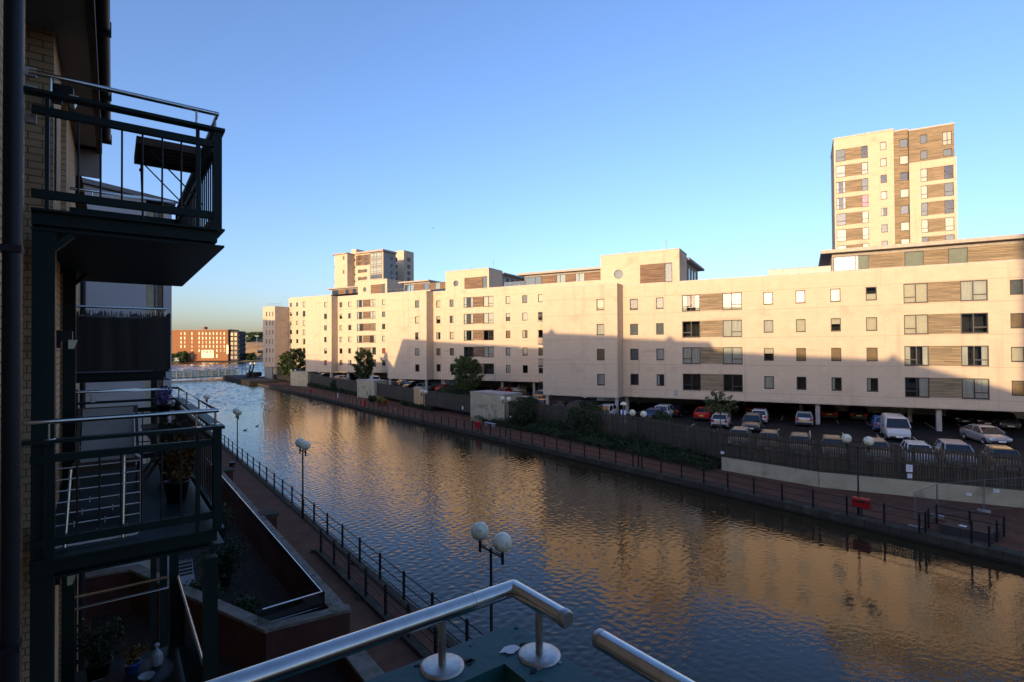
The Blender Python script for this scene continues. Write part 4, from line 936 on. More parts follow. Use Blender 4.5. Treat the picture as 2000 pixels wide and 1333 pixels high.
solo('watering_can', MB().lathe([(.001, 0), (.1, 0), (.11, .1), (.09, .2), (.03, .24), (.001, .24)], (-.1, 7.2, zf), 16).tube([(0.0, 7.2, zf + .05), (.2, 7.25, zf + .22)], .015, 6).tube([(-.2, 7.2, zf + .05), (-.26, 7.2, zf + .15), (-.18, 7.2, zf + .22), (-.08, 7.2, zf + .23)], .01, 6), M['plastic'], 'small white watering can on the floor of the lower terrace balcony', 'watering can', FN, (-.1, 7.2, zf))
mb = MB(); mb.lathe([(.001, 0), (.06, .004), (.07, .06), (.06, .13), (.025, .18), (.014, .2), (.03, .25), (.02, .26), (.001, .26)], (.45, 8.0, zf + .742), 9, False)
solo('carrier_bag', mb, M['plastic'], 'knotted white carrier bag standing on the round table edge', 'bag', FN, (.45, 8.0, zf + .742))
solo('bowl', MB().lathe([(.001, 0), (.04, 0), (.085, .05), (.08, .052), (.04, .01), (.001, .01)], (.33, 7.72, zf + .742), 18), M['plastic'], 'pale bowl on the round table beside the blue pot', 'bowl', FN, (.33, 7.72, zf + .742))

# ---------------- neighbouring block with the screened balcony
T = Thing('brick_terrace_block', 'buff brick block beyond the near building, with a cane-screened balcony', 'apartment building', FN, (-.7, 12, 0))
mb = MB(); mb.box(-14, -2.5, 11.4, 48, 0, 14.8).box(-2.5, -.78, 12, 20, 0, 14.0)
T.part('wall', mb, M['brick'])
mb = MB(); mb.add([(-2.3, 9.9, 14.8), (-11.7, 9.9, 14.8), (-7, 9.9, 19.25), (-2.3, 48, 14.8), (-11.7, 48, 14.8), (-7, 48, 19.25)], [(0, 3, 5, 2), (1, 2, 5, 4), (0, 2, 1), (3, 4, 5)])
mb.extr([(-14, 20.1, 14.0), (-.55, 20.1, 14.0), (-2.5, 20.1, 15.3), (-14, 20.1, 15.3)], (0, -8.2, 0))
rf = T.part('roof', mb, M['tile'])
mb = MB()
for a in (14.9, 30.5): mb.extr([(-7.3, a - .6, 19.1), (-7.3, a + .6, 19.1), (-7.3, a, 19.75)], (.6, 0, 0))
T.part('ridge_vent', mb, M['tile'], rf)
T.part('eaves_soffit', MB().extr([(-.78, 12.2, Zr(3.7)), (-.29, 12.2, Zr(3.7)), (-.29, 12.6, Zr(3.7)), (-.62, 14, Zr(3.7)), (-.78, 14, Zr(3.7))], (0, 0, .14)), M['whiteblock'])
T.part('drainpipe', MB().tube([(-.69, 19.8, 0), (-.69, 19.8, 14)], .07, 10), M['pipe'])
bs = balcony(T, -.75, .83, 12.35, 15.6, -.4, hand=True, cap=False, hz=1.2)
mb = MB(); zb_ = Zr(-.4)
random.seed(3)
for i in range(150):
    x = -.7 + 1.52 * i / 150; mb.box(x, x + .009, 12.28, 12.295, zb_ + .02, zb_ + 1.08 + random.uniform(-.05, .06))
for i in range(300):
    y = 12.3 + 3.3 * i / 300; mb.box(.885, .9, y, y + .0095, zb_ + .02, zb_ + 1.08 + random.uniform(-.05, .06))
for z in (.2, .6, .95): mb.box(-.7, .885, 12.296, 12.3, zb_ + z, zb_ + z + .05).box(.88, .884, 12.3, 15.6, zb_ + z, zb_ + z + .05)
mb.box(-.7, .88, 12.30, 12.304, zb_ + .02, zb_ + 1.0).box(.874, .878, 12.3, 15.6, zb_ + .02, zb_ + 1.0)
T.part('cane_screen', mb, M['cane'], bs)
for a in (12.4, 15.5): T.part('column', MB().box(.74, .86, a - .06, a + .06, 0, zb_ - .3), M['green'])
for a in (12.4,): T.part('column', MB().box(-.75, -.5, a - .1, a + .1, 0, zb_ - .3), M['green'])
b4 = balcony(T, -.75, .83, 12.35, 15.6, -3.35)

T = Thing('white_apartment_block', 'pale rendered block end wall standing behind the cane-screened balcony at the water', 'apartment building', FN, (0, 27, 0))
mb = MB(); mb.extr([(-6, 27, 0), (1.11, 27, 0), (1.11, 27, 16.53), (-6, 27, 17.5)], (0, 9, 0)); T.part('wall', mb, M['whiteblock'])
mb = MB(); mb.box(1.11, 1.4, 27.25, 36, 0, 16.4); T.part('recess_wall', mb, pm('sunlit_tint_render', (.58, .47, .30), .8))  # yellow sunlight on this strip is put into its colour
T.part('drainpipe', MB().tube([(1.49, 27.2, 0), (1.49, 27.2, 16.3)], .07, 10), M['galv'])
T.part('brick_strip', MB().box(1.4, 1.72, 27.3, 36, 0, 16.35), M['brick'])
T.part('drainpipe', MB().tube([(1.74, 27.2, 0), (1.74, 27.2, 16.3)], .045, 8), M['black'])
T.part('corner_pier', MB().box(1.72, 2.02, 27.0, 36, 0, 16.4), M['whiteblock'])
T.part('roof', MB().extr([(-6.1, 26.8, 17.52), (2.15, 26.8, 16.42), (2.15, 26.8, 16.6), (-6.1, 26.8, 17.7)], (0, 9.4, 0)), M['roofgrey'])
T.part('floor_joint', MB().box(-1.2, 1.11, 26.985, 26.995, 10.9, 10.94).box(1.72, 2.03, 26.985, 26.995, 10.9, 10.94), M['joint'])
# rest of the row (casts the evening shadow on the terrace)
def plain(name, label, n0, n1, a0, a1, z, rz=None, mat='brick'):
    t = Thing(name, label, 'apartment building', FN, ((n0 + n1) / 2, (a0 + a1) / 2, 0), 'buildings of the near row out of view')
    ops = []; mb = MB(); mb.box(n0, n1, a0, a1, 0, z); t.part('wall', mb, M[mat])
    if rz:
        c = (n0 + n1) / 2; mb = MB(); mb.add([(n1 + .3, a0, z), (n0 - .3, a0, z), (c, a0, rz), (n1 + .3, a1, z), (n0 - .3, a1, z), (c, a1, rz)], [(0, 3, 5, 2), (1, 2, 5, 4), (0, 2, 1), (3, 4, 5)]); t.part('roof', mb, M['tile'])
    else: t.part('roof', MB().box(n0 - .2, n1 + .2, a0 - .2, a1 + .2, z, z + .3), M['roofgrey'])
    wz = 1.2; mb = MB()
    while wz < z - 1.8:
        a = a0 + 1.5
        while a < a1 - 2: mb.box(n1 + .001, n1 + .03, a, a + 1.2, wz, wz + 1.4); a += 3.2
        wz += 2.9
    t.part('window_set', mb, M['carglass']); return t
plain('brick_terrace_block', 'long brick apartment block with a pitched roof farther along the near bank', -14, -2, 48, 75, 14.6, 19.5)
plain('brick_terrace_block', 'lower brick block past the gap farther along the near bank', -14, -2, 79.3, 106, 12, 15.4)
plain('brick_terrace_block', 'low flat-roofed block near the footbridge on the near bank', -14, -2, 106, 140, 13.2, None)
plain('tower_block', 'tall block at the mouth of the canal on the near bank', -16, -3, 172, 198, 26.2, None, 'whiteblock')
plain('tower_block', 'tall block behind the photographer on the near bank', -34, -16, -60, -30.2, 36, None, 'whiteblock')

# ---------------- gardens, low walls, quayside on the left
gw = [(-3.0, 26.6), (.7, 25.9), (3.86, 17.8), (6.14, 17.5)]
mb = MB()
def lowwall(T, pts, h, w=.3, z0=0, mat='brick_red', cop='kerb', cw=.42):
    for i, (a, b) in enumerate(zip(pts[:-1], pts[1:])):
        d = Vector((b[0] - a[0], b[1] - a[1], 0)).normalized() * (w * .45)
        A = Vector((a[0], a[1], 0)); B = Vector((b[0], b[1], 0))
        T.part('wall', MB().bar(A + Vector((0, 0, z0 + h / 2)), B + d + Vector((0, 0, z0 + h / 2)), w, h), M[mat])
        T.part('coping', MB().bar(A + Vector((0, 0, z0 + h + .05 + .002 * i)), B + d * 1.3 + Vector((0, 0, z0 + h + .05 + .002 * i)), cw, .1), M[cop])
M['coping_d'] = pm('garden_coping', (.16, .14, .115), .85, var=.3, scale=3, stain=((.06, .07, .035), 2, .55))
T = Thing('garden_wall', 'red brick garden wall with stone coping zigzagging between the lower gardens', 'wall', FN, (3.86, 17.8, 0))
lowwall(T, gw, 1.56, cop='coping_d')
T = Thing('garden_wall', 'red brick garden wall with glass balustrade along the red quayside path', 'wall', FN, (6.0, 17.5, 0))
lowwall(T, [(6.0, 17.7), (6.0, 47)], 1.55, .3, cop='coping_d', cw=.5)
mb = MB(); mb.box(5.68, 5.69, 18.1, 46, 1.66, 2.1).box(3.6, 5.62, 18.03, 18.04, 1.66, 2.1)
g = T.part('glass_balustrade', mb, M['glass'])
mb = MB(); mb.tube([(3.75, 18.02, 2.12), (5.6, 18.1, 2.12), (5.6, 46, 2.12)], .03, 8); T.part('handrail', mb, M['steel'], g)
for i, a in enumerate((30.2, 42.9)):
    T2 = Thing('gate_pier', ('nearer' if i == 0 else 'farther') + ' brick pier with a pale square stone cap beside the quayside path', 'pier', FN, (6.55, a, 0), 'capped piers beside the path')
    T2.part('pier', MB().box(6.2, 6.9, a - .4, a + .4, 0, 1.5), M['brick_red']); T2.part('cap', MB().box(6.12, 6.98, a - .48, a + .48, 1.5, 1.66), M['kerb'])
T = Thing('garden_wall', 'dark brick retaining wall at the edge of the nearest lower garden', 'wall', FN, (5.9, 8, 0))
lowwall(T, [(6.0, -3), (6.0, 17.3)], .75, .35, cop='coping_d', cw=.6)
struct('garden_ground', MB().poly([(-.6, -8, .03), (5.8, -8, .03), (5.8, 47, .03), (-.6, 47, .03)]), M['soil'], FN)
random.seed(21)
for i, (n, a, r, hh, lab) in enumerate(((2.6, 22.5, .7, 1.3, 'dark shrub in a square pot in the walled garden, nearest the glass'), (3.6, 20.6, .5, 1.0, 'small dark shrub in the corner of the walled garden'), (3.9, 26, .9, 1.5, 'broad dark shrub in the walled garden behind the glass'), (4.2, 31, 1.0, 1.6, 'tall dark shrub at the back of the walled garden'), (2.2, 33, 1.0, 1.8, 'dark bushy shrub far back in the walled garden'), (2.0, 14, .8, 1.3, 'dark shrub below the lower terrace balcony'))):
    plant('garden_shrub', lab, 'shrub', n, a, .04, r, hh, 'leaf_d', 'black', (.25, .4), 2200, size=.06)
T2 = Thing('sun_lounger', 'white slatted metal sun lounger in the walled garden', 'sun lounger', FN, (2.8, 26.6, .04))
T2.part('frame', MB().tube([(2.3, 26.1, .4), (2.3, 27.2, .4), (2.3, 27.7, .9), (2.85, 27.7, .9), (2.85, 27.2, .4), (2.85, 26.1, .4), (2.3, 26.1, .4)], .02, 6), M['plastic'])
mb = MB()
for k in range(8): mb.box(2.32, 2.83, 26.2 + k * .125, 26.26 + k * .125, .395, .41)
for k in range(4): mb.bar((2.32, 27.28 + k * .12, .48 + k * .12), (2.83, 27.28 + k * .12, .48 + k * .12), .05, .012)
T2.part('slats', mb, M['plastic'])
for (x, y) in ((2.3, 26.2), (2.85, 26.2), (2.3, 27.2), (2.85, 27.2)): T2.part('leg', MB().tube([(x, y, .4), (x, y, .04)], .018, 6), M['plastic'])
for i, (n, a, lab) in enumerate(((8.05, 27.5, 'small weed tuft at the far end of the ramp kerb by the inner railing'), (8.06, 21.3, 'small weed tuft against the ramp kerb on the red path'), (9.1, 24.8, 'weed tuft at the foot of the left quay kerb'))):
    cs_ = np.array([n, a, .05]) + rng.normal(size=(160, 3)) * np.array([.05, .07, .04]); solo('weed_tuft', None, M['leaf'], lab, 'weeds', FN, (n, a, 0), 'weed tufts', me=leaf_mesh('weed_tuft', cs_, .035, (n, a, 0)))
T2 = Thing('mooring_bollard', 'squat black iron mooring bollard on the red path', 'bollard', FN, (8.3, 51.6, 0))
T2.part('body', MB().lathe([(.001, .45), (.3, .45), (.32, .38), (.24, .32), (.2, .1), (.3, .04), (.3, 0)], (8.3, 51.6, 0), 16), M['black'])

# ---- railings
def post(mb, x, y, z0, h, w=.075):
    mb.box(x - w / 2, x + w / 2, y - w / 2, y + w / 2, z0, z0 + h - .07); mb.add([(x - w / 2, y - w / 2, z0 + h - .07), (x + w / 2, y - w / 2, z0 + h - .07), (x + w / 2, y + w / 2, z0 + h - .07), (x - w / 2, y + w / 2, z0 + h - .07), (x, y, z0 + h)], [(0, 1, 4), (1, 2, 4), (2, 3, 4), (3, 0, 4)])
def railing(label, pts, z=0., h=1.18, group=None, rails=(1.03, .6, .2), w=.085, fr=FN):
    T = Thing('quayside_railing', label, 'railing', fr, (pts[0][0], pts[0][1], z if not callable(z) else z(*pts[0])), group)
    zf = z if callable(z) else (lambda x, y: z)
    for (x, y) in pts: m = MB(); post(m, x, y, zf(x, y), h, w); T.part('post', m, M['black'])
    r = MB()
    for (p, q) in zip(pts[:-1], pts[1:]):
        for k in rails: r.tube([(p[0], p[1], zf(*p) + k), (q[0], q[1], zf(*q) + k)], .024, 5, cap=False)
    T.part('rails', r, M['black'])
    return T
railing('black iron railing along the left quay edge, its posts spaced beside the water', [(9.45, 5.6 + 2.4 * i) for i in range(68)], .06)
# ramp towards the water with its own inner railing
mb = MB(); mb.box(8.12, 8.42, -6, 27.4, -.02, .16); struct('ramp_kerb', mb, M['kerb'], FN)
railing('black iron inner railing on its own stone kerb beside the ramp, at the bottom', [(8.27, 26.9 - 1.95 * i) for i in range(14)], .16)
# ---- globe lamps
def lamp(label, n, a, h=4.35, rg=.285, rot=0., z=0., globes=2, group='twin globe lamps along the quays', vis=True):
    t = Thing('street_lamp', label, 'street lamp', FN, (n, a, z), group)
    m = MB(); m.tube([(n, a, z), (n, a, z + 1.1)], .075, 10); m.tube([(n, a, z + 1.1), (n, a, z + 1.16), (n, a, z + h - .38)], [.075, .05, .042], 10); m.ball((n, a, z + h - .36), .055, 8)
    t.part('pole', m, M['black'])
    for s in (-1, 1):
        dx, dy = .6 * s * math.cos(rot), .6 * s * math.sin(rot)
        m = MB(); m.bar((n, a, z + h - .42), (n + dx, a + dy, z + h - .42), .035, .05); m.bar((n + dx * .45, a + dy * .45, z + h - .36), (n + dx, a + dy, z + h - .36), .02, .03); m.tube([(n + dx, a + dy, z + h - .62), (n + dx, a + dy, z + h - .22)], .045, 8)
        t.part('arm', m, M['black'])
        m = MB(); m.ball((n + dx, a + dy, z + h + .03), rg, 28); t.part('globe', m, M['globe'])
    return t
for lab, a, rt in (('nearest twin globe lamp, rising behind the handrail in the foreground', 13.4, 0.25), ('second twin globe lamp on the left quay, above the inner railing', 33.4, .85), ('third twin globe lamp on the left quay, small beside the blue water', 54.5, .95), ('farthest twin globe lamp on the left quay, just above the balcony handrail', 74.5, .95)):
    lamp(lab, 9.2, a, 4.45, .285, math.pi / 2)
rl = [(1247, 912, .25, 'twin globe lamp on the right path before the dark middle stretch of fence'), (1677, 1007, .0, 'twin globe lamp with a red box on its pole on the right path'), (988, 853, .1, 'twin globe lamp on the right path in front of the white hut with the bench'), (827.5, 828, .1, 'small twin globe lamp before the fence left of the nearest hut')]
for px, py, rt, lab in rl:
    P = atzf(FN, px, py, 0); lamp(lab, P.x, P.y, 4.5 if px > 1100 else 4.3, .28, math.pi / 2)
P = atzf(FN, 567, 753, 0); lamp('distant twin globe lamp beside the farthest white hut', P.x + .6, P.y - 1, 4.2, .3, .2)
P = atzf(FN, 494, 741, .7); lamp('twin globe lamp on the dark stone pier, beside the two leaning poles', P.x, P.y, 5.0, .4, .2, .7)
P = atzf(FQ, 1218, 830, ZP)
T2 = Thing('sign_lamp', 'dome lamp over a white and blue sign panel in the car park', 'lamp', FQ, tuple(P))
T2.part('pole', MB().tube([P, P + Vector((0, 0, 2.2))], .05, 8), M['galv']); T2.part('lamp_dome', MB().lathe([(.35, 0), (.34, .12), (.25, .26), (.001, .34)], P + Vector((0, 0, 2.15)), 18), M['globe'])
T2.part('sign_panel', MB().box(P.x - .28, P.x + .28, P.y - .1, P.y - .06, P.z + .2, P.z + 1.6), M['paper']); T2.part('blue_stripe', MB().box(P.x - .1, P.x + .08, P.y - .106, P.y - .102, P.z + .2, P.z + 1.6), M['blue'])

# ================================================================== RIGHT BANK
# railing pieces along the right quay
railing('black iron railing along the right quay edge, nearer stretch with wide posts', [(35.2, 15.55 + 1.93 * i) for i in range(-4, 8)], .05, 1.2)
railing('long black iron railing along the right quay edge, farther stretch running to the pier', [(35.2, 30.0 + 1.93 * i) for i in range(75)], .05, 1.2)
c8 = [atzf(FN, px, py, 0) for px, py in ((1794, 1044), (1812, 1033), (1828, 1024), (1893, 1038), (1960, 1050), (1946, 1060), (1931, 1072))]
railing('black iron railing boxed round a low hatch on the right path, at the right edge', [(p.x + .15, p.y) for p in c8], 0, 1.15)
P = (c8[0] + c8[3] + c8[4]) / 3
T2 = Thing('stone_hatch', 'low dark stone hatch inside the boxed railing on the right path', 'hatch', FN, tuple(P)); T2.part('kerb', MB().box(P.x - .6, P.x + .9, P.y - 1.3, P.y + .9, 0, .35), M['quaystone']); T2.part('lid', MB().box(P.x - .5, P.x + .8, P.y - 1.2, P.y + .8, .35, .42), M['black'])
P = atzf(FN, 1880, 1028, .43); solo('paper_scrap', MB().extr([P + Vector(q) for q in ((-.12, -.15, 0), (.1, -.18, 0), (.14, .12, 0), (-.06, .17, 0))], (0, 0, .02)), M['paper'], 'white scrap of paper lying on the dark stone hatch', 'litter', FN, tuple(P))
# red boxes on lamp poles, bins
def redbox(px, py, label, w=.75, h=.5, z=.75):
    P = atzf(FN, px, py, 0); t = Thing('litter_box', label, 'litter box', FN, (P.x, P.y, 0), 'red boxes along the right path')
    m = MB(); m.box(P.x - .2, P.x + .12, P.y - w / 2, P.y + w / 2, z - h / 2, z + h / 2 - .08); m.extr([(P.x - .2, P.y - w / 2, z + h / 2 - .08), (P.x + .12, P.y - w / 2, z + h / 2 - .08), (P.x + .08, P.y - w / 2, z + h / 2), (P.x - .16, P.y - w / 2, z + h / 2)], (0, w, 0)); t.part('box', m, M['redbox'])
    t.part('slot', MB().box(P.x - .205, P.x - .2, P.y - w * .3, P.y + w * .3, z + .05, z + .12), M['black'])
    t.part('post', MB().tube([(P.x, P.y, 0), (P.x, P.y, z - h / 2)], .04, 6), M['black'])
redbox(1683, 1010, 'large red box at the foot of the lamp nearest the right edge', .9, .56, .85)
redbox(934, 842, 'red box beside the white hut with the bench', .8, .9, .75)
redbox(711, 796, 'bright red box beside the middle white hut', .9, 1.1, .8)
redbox(606, 770, 'faint red box beyond the farthest white hut', .9, 1.0, .8)
# huts
def hut(pa, pb, ztop, depth, label, roofc='concrete'):
    A = atzf(FN, *pa, 0); B = atzf(FN, *pb, 0); d = (B - A).normalized(); nrm = Vector((-d.y, d.x, 0))
    if nrm.x < 0: nrm = -nrm
    t = Thing('white_hut', label, 'hut', FN, tuple(A), 'white rendered huts in the fence')
    m = MB(); m.extr([A, B, B + nrm * depth, A + nrm * depth], (0, 0, ztop)); t.part('wall', m, M['wallpale'])
    e = .08; m = MB(); m.extr([A - d * e - nrm * e, B + d * e - nrm * e, B + nrm * (depth + e) + d * e, A + nrm * (depth + e) - d * e], (0, 0, .12)); 
    for i in range(len(m.v)): m.v[i] = (m.v[i][0], m.v[i][1], m.v[i][2] + ztop)
    t.part('roof', m, M[roofc]); return t, A, B, nrm
t, A, B, nr = hut((919, 822), (985, 832), 4.0, 3.2, 'nearest white hut, with a bench and faint wavy lines on its wall')
for k in range(3):
    m = MB(); pts = []
    for i in range(24):
        s_ = i / 23; p_ = A + (B - A) * (.08 + .84 * s_) - nr * .012; pts.append((p_.x, p_.y, 2.0 + .35 * k * .5 + .35 * math.sin(s_ * 7 + k * 1.7)))
    m.tube(pts, .018, 5); t.part('painted_line', m, M['joint'])
hut((697.5, 776), (731, 780), 3.6, 3.2, 'middle white hut between two stretches of timber fence')
hut((567.5, 753.5), (601, 755.5), 3.9, 3.2, 'farthest white hut near the dark green tree')
P = atzf(FN, 957, 834, 0)
T2 = Thing('bench', 'pale grey slab bench in front of the nearest white hut', 'bench', FN, (P.x, P.y, 0))
T2.part('seat', MB().box(P.x - .22, P.x + .22, P.y - 1.1, P.y + 1.1, .42, .52), M['plastic'])
for s in (-.8, .8): T2.part('leg', MB().box(P.x - .18, P.x + .18, P.y + s - .08, P.y + s + .08, 0, .42), M['concrete'])
# timber fence, slats with small gaps
def fence(label, pts, zb, zt, mat='fence', pitch=.15, sw=.115, gap=None):
    T = Thing('timber_fence', label, 'fence', FN, (pts[0][0], pts[0][1], zb), 'timber fences round the car park')
    random.seed(len(label)); m = MB(); po = MB(); ra = MB()
    for (a, b) in zip(pts[:-1], pts[1:]):
        A = Vector((a[0], a[1], 0)); B = Vector((b[0], b[1], 0)); d = (B - A); L = d.length; d.normalize(); n_ = Vector((-d.y, d.x, 0))
        for i in range(int(L / pitch)):
            c = A + d * (i + .5) * pitch; h = zt + random.uniform(-.05, .04)
            m.obox(c + Vector((0, 0, (zb + h) / 2)), d * sw, n_ * .02, (0, 0, h - zb))
        for z in (zb + .3, (zb + zt) / 2, zt - .25): ra.bar(A + n_ * .05 + Vector((0, 0, z)), B + n_ * .05 + Vector((0, 0, z)), .05, .08)
        k = max(1, int(L / 2.7))
        for i in range(k + 1): c = A + d * (L * i / k) - n_ * .04; T.part('post', MB().box(c.x - .06, c.x + .06, c.y - .06, c.y + .06, zb - .1, zt + .1), M[mat])
    T.part('slats', m, M[mat]); T.part('rails', ra, M[mat]); return T
w0, w1, w2 = [(v.x, v.y) for v in wallxy]
fence('long grey timber slat fence above the pale retaining wall on the right', [(60, -30), (51.5, -5), w0, w1, w2], 1.05, 3.32)
hA = [atzf(FN, px, py, 0) for px, py in ((985, 832), (919, 822), (731, 780), (697.5, 776), (601, 755.5))]
fence('timber fence overgrown with ivy between the small white sign and the nearest hut', [w2, (41.9, 34), (42.6, 50), (hA[0].x + .8, hA[0].y)], .9, 3.25)
fence('timber fence between the nearest and middle white huts', [(hA[1].x + .8, hA[1].y), (hA[1].x + 1.2, hA[1].y + 16)], .9, 3.3)
q1 = (hA[1].x + 1.2, hA[1].y + 16); q2 = (hA[2].x + .6, hA[2].y)
fence('short stretch of fresh yellow timber fence beside the pots', [q1, (q1[0] + .1, q1[1] + 4.2)], .7, 3.5, 'fence_new')
fence('dark timber fence joining the middle white hut on its right', [(q1[0] + .1, q1[1] + 4.25), q2], .8, 3.3)
fence('timber fence between the middle and farthest white huts', [(hA[3].x + .6, hA[3].y), (hA[4].x + .8, hA[4].y)], .9, 3.3)
# notices
def onwall(px, py, off): # just in front of the fence plane of the nearest stretch
    a = Vector((w0[0], w0[1])); b = Vector((w1[0], w1[1])) if px > 1600 else Vector((w2[0], w2[1]))
    if px <= 1600: a = Vector((w1[0], w1[1]))
    v = FN.transposed() @ ray(px, py); d = (b - a).normalized(); n_ = Vector((-d.y, d.x))
    if n_.x > 0: n_ = -n_
    k = (a.dot(n_) + off) / (v.x * n_.x + v.y * n_.y); P = Vector((v.x, v.y, v.z)) * k; return P + Vector((0, 0, ZC)), Vector((d.x, d.y, 0)), Vector((n_.x, n_.y, 0))
def notice(px, py, w_, h_, label, name='notice', extra=None):
    P, d, n_ = onwall(px, py, .16); t = Thing(name, label, 'notice', FN, tuple(P))
    t.part('board', MB().obox(P, d * w_, n_ * .015, (0, 0, h_)), M['paper'])
    m = MB()
    for k in range(3): m.obox(P + n_ * .009 + Vector((0, 0, h_ * (.25 - .22 * k))), d * w_ * .6, n_ * .002, (0, 0, h_ * .05))
    t.part('faded_text', m, M['blind_g'])
notice(1776, 915, .36, .48, 'larger white notice on the slat fence')
notice(1777, 930, .26, .3, 'narrow white notice hanging below the larger one on the slat fence')
notice(1411, 884.5, .28, .22, 'small white notice on the fence where the retaining wall begins')
notice(1893, 966, .26, .2, 'small pale notice low on the retaining wall, left of the other', 'wall_notice')
notice(1946, 959, .28, .22, 'small pale notice low on the retaining wall, at the right edge', 'wall_notice')
for px, py, lab, h_ in ((997, 815, 'small white notice by the nearest hut corner', .3), (903.5, 797, 'tall narrow white notice on the ivy fence', .5), (660, 773, 'white marker post among the bushes before the far fence', .8)):
    P = atzf(FN, px, py + 20, 0); v = FN.transposed() @ ray(px, py); k = (P.x - .3) / v.x; P = v * k + Vector((0, 0, ZC))
    t = Thing('notice', lab, 'notice', FN, tuple(P)); t.part('board', MB().box(P.x - .01, P.x + .01, P.y - .16, P.y + .16, P.z - h_ / 2, P.z + h_ / 2), M['paper']); t.part('stake', MB().box(P.x + .01, P.x + .05, P.y - .03, P.y + .03, 0, P.z + h_ / 2), M['black'])
M['galv_d'] = pm('dull_galvanised', (.13, .135, .14), .6, .2)
# temporary mesh fence panels
pp = [atzf(FN, px, py, 0) for px, py in ((1787, 1032), (1831, 1010), (1922, 1000), (2010, 994))]
for i, (a, b) in enumerate(zip(pp[:-1], pp[1:])):
    t = Thing('mesh_fence_panel', 'galvanised temporary mesh fence panel on the right path, ' + ('turned towards the water' if i == 0 else 'middle panel' if i == 1 else 'cut by the right edge'), 'fence panel', FN, tuple(a), 'temporary mesh fence panels')
    m = MB(); H = 1.95; e = (b - a).normalized() * .06; a2, b2 = a + e, b - e; U_ = Vector((0, 0, 1))
    m.tube([a2, a2 + U_ * H, b2 + U_ * H, b2], .021, 6); m.tube([a2 + U_ * .12, b2 + U_ * .12], .015, 5); t.part('frame', m, M['galv_d'])
    m = MB(); n_ = 26
    for k in range(1, n_): q = a2 + (b2 - a2) * k / n_; m.bar(q + U_ * .12, q + U_ * H, .004, .004)
    for k in range(1, 8): m.bar(a2 + U_ * (.12 + .23 * k), b2 + U_ * (.12 + .23 * k), .004, .004)
    t.part('mesh', m, M['galv_d']); t.part('foot', MB().box(a.x - .1, a.x + .1, a.y - .3, a.y + .3, 0, .12), M['concrete'])

# ---------------- hedges, ivy, trees
def clump(pts, n, jx, jz):
    pts = np.asarray(pts, float); i = rng.integers(0, len(pts), n); return pts[i] + rng.normal(size=(n, 3)) * np.array([jx, jx, jz])
def hedge(name, label, path, w_, h0, h1, n, size, mat='leaf_d', z0=0., group=None, cat='hedge'):
    """path of (x, y); sloping bank: height grows from h0 at the front (left) side to h1 at the back (right) side"""
    P0 = path[0]; t = Thing(name, label, cat, FN, (P0[0], P0[1], z0), group)
    seg = []; 
    for a, b in zip(path[:-1], path[1:]):
        L = math.dist(a, b); k = max(2, int(L / .5))
        for i in range(k): seg.append((a[0] + (b[0] - a[0]) * i / k, a[1] + (b[1] - a[1]) * i / k))
    seg = np.array(seg); i = rng.integers(0, len(seg), n); u_ = rng.random(n); hum = .75 + .35 * np.sin(seg[i][:, 1] * 1.3) * np.sin(seg[i][:, 1] * .37 + 1) + .15 * rng.normal(size=n)
    top = (h0 + (h1 - h0) * u_) * np.clip(hum, .3, 1.4)
    z = z0 + top * (1 - rng.random(n) ** 2.2 * .9)
    c = np.stack([seg[i][:, 0] + (u_ - .5) * w_ + rng.normal(size=n) * .1, seg[i][:, 1] + rng.uniform(-.4, .4, n), z], 1)
    t.part('foliage', None, M[mat], me=leaf_mesh('foliage', c, size, t.a))
    m = MB()
    for a, b in zip(path[:-1], path[1:]):
        A = Vector((a[0], a[1], z0 + h0 * .3)); B = Vector((b[0], b[1], z0 + h0 * .3)); m.bar(A, B, w_ * .7, h0 * .5)
    t.part('bank', m, M['soil']); return t
hedge('low_hedge', 'long low dark green hedge sloping to the right path, ending at the pale retaining wall', [(40.0, 25.6), (40.6, 34), (41.2, 48), (41.6, 64)], 2.6, .7, 1.7, 26000, .085)
hedge('low_hedge', 'low dark hedge between the nearest and middle white huts', [(42.2, 77), (42.8, 90)], 2.0, .7, 1.7, 7000, .12)
hedge('low_hedge', 'low dark hedge between the middle and farthest white huts', [(43.2, 112), (43.5, 150)], 2.2, .8, 1.6, 8000, .16)
def bush(label, x, y, z, r, h, n, size, mat='leaf', name='bush', group=None, cat='bush'):
    t = Thing(name, label, cat, FN, (x, y, z), group)
    cs = []; random.seed(int(x * 10 + y))
    cc = [(x + random.uniform(-.6, .6) * r, y + random.uniform(-.6, .6) * r, z + h * random.uniform(.25, .8)) for _ in range(12)]
    for c in cc:
        k = n // 12; d = rng.normal(size=(k, 3)); d /= np.linalg.norm(d, axis=1)[:, None]; rad = .45 * r * rng.random(k) ** .4
        cs.append(np.array(c) + d * rad[:, None] * np.array([1, 1, h / r * .55]))
    t.part('foliage', None, M[mat], me=leaf_mesh('foliage', np.concatenate(cs), size, t.a))
    m = MB()
    for c in cc[:6]: m.tube([(x, y, z), ((x + c[0]) / 2, (y + c[1]) / 2, z + h * .3), c], [.03, .02, .008], 5)
    t.part('stems', m, M['bark']); return t
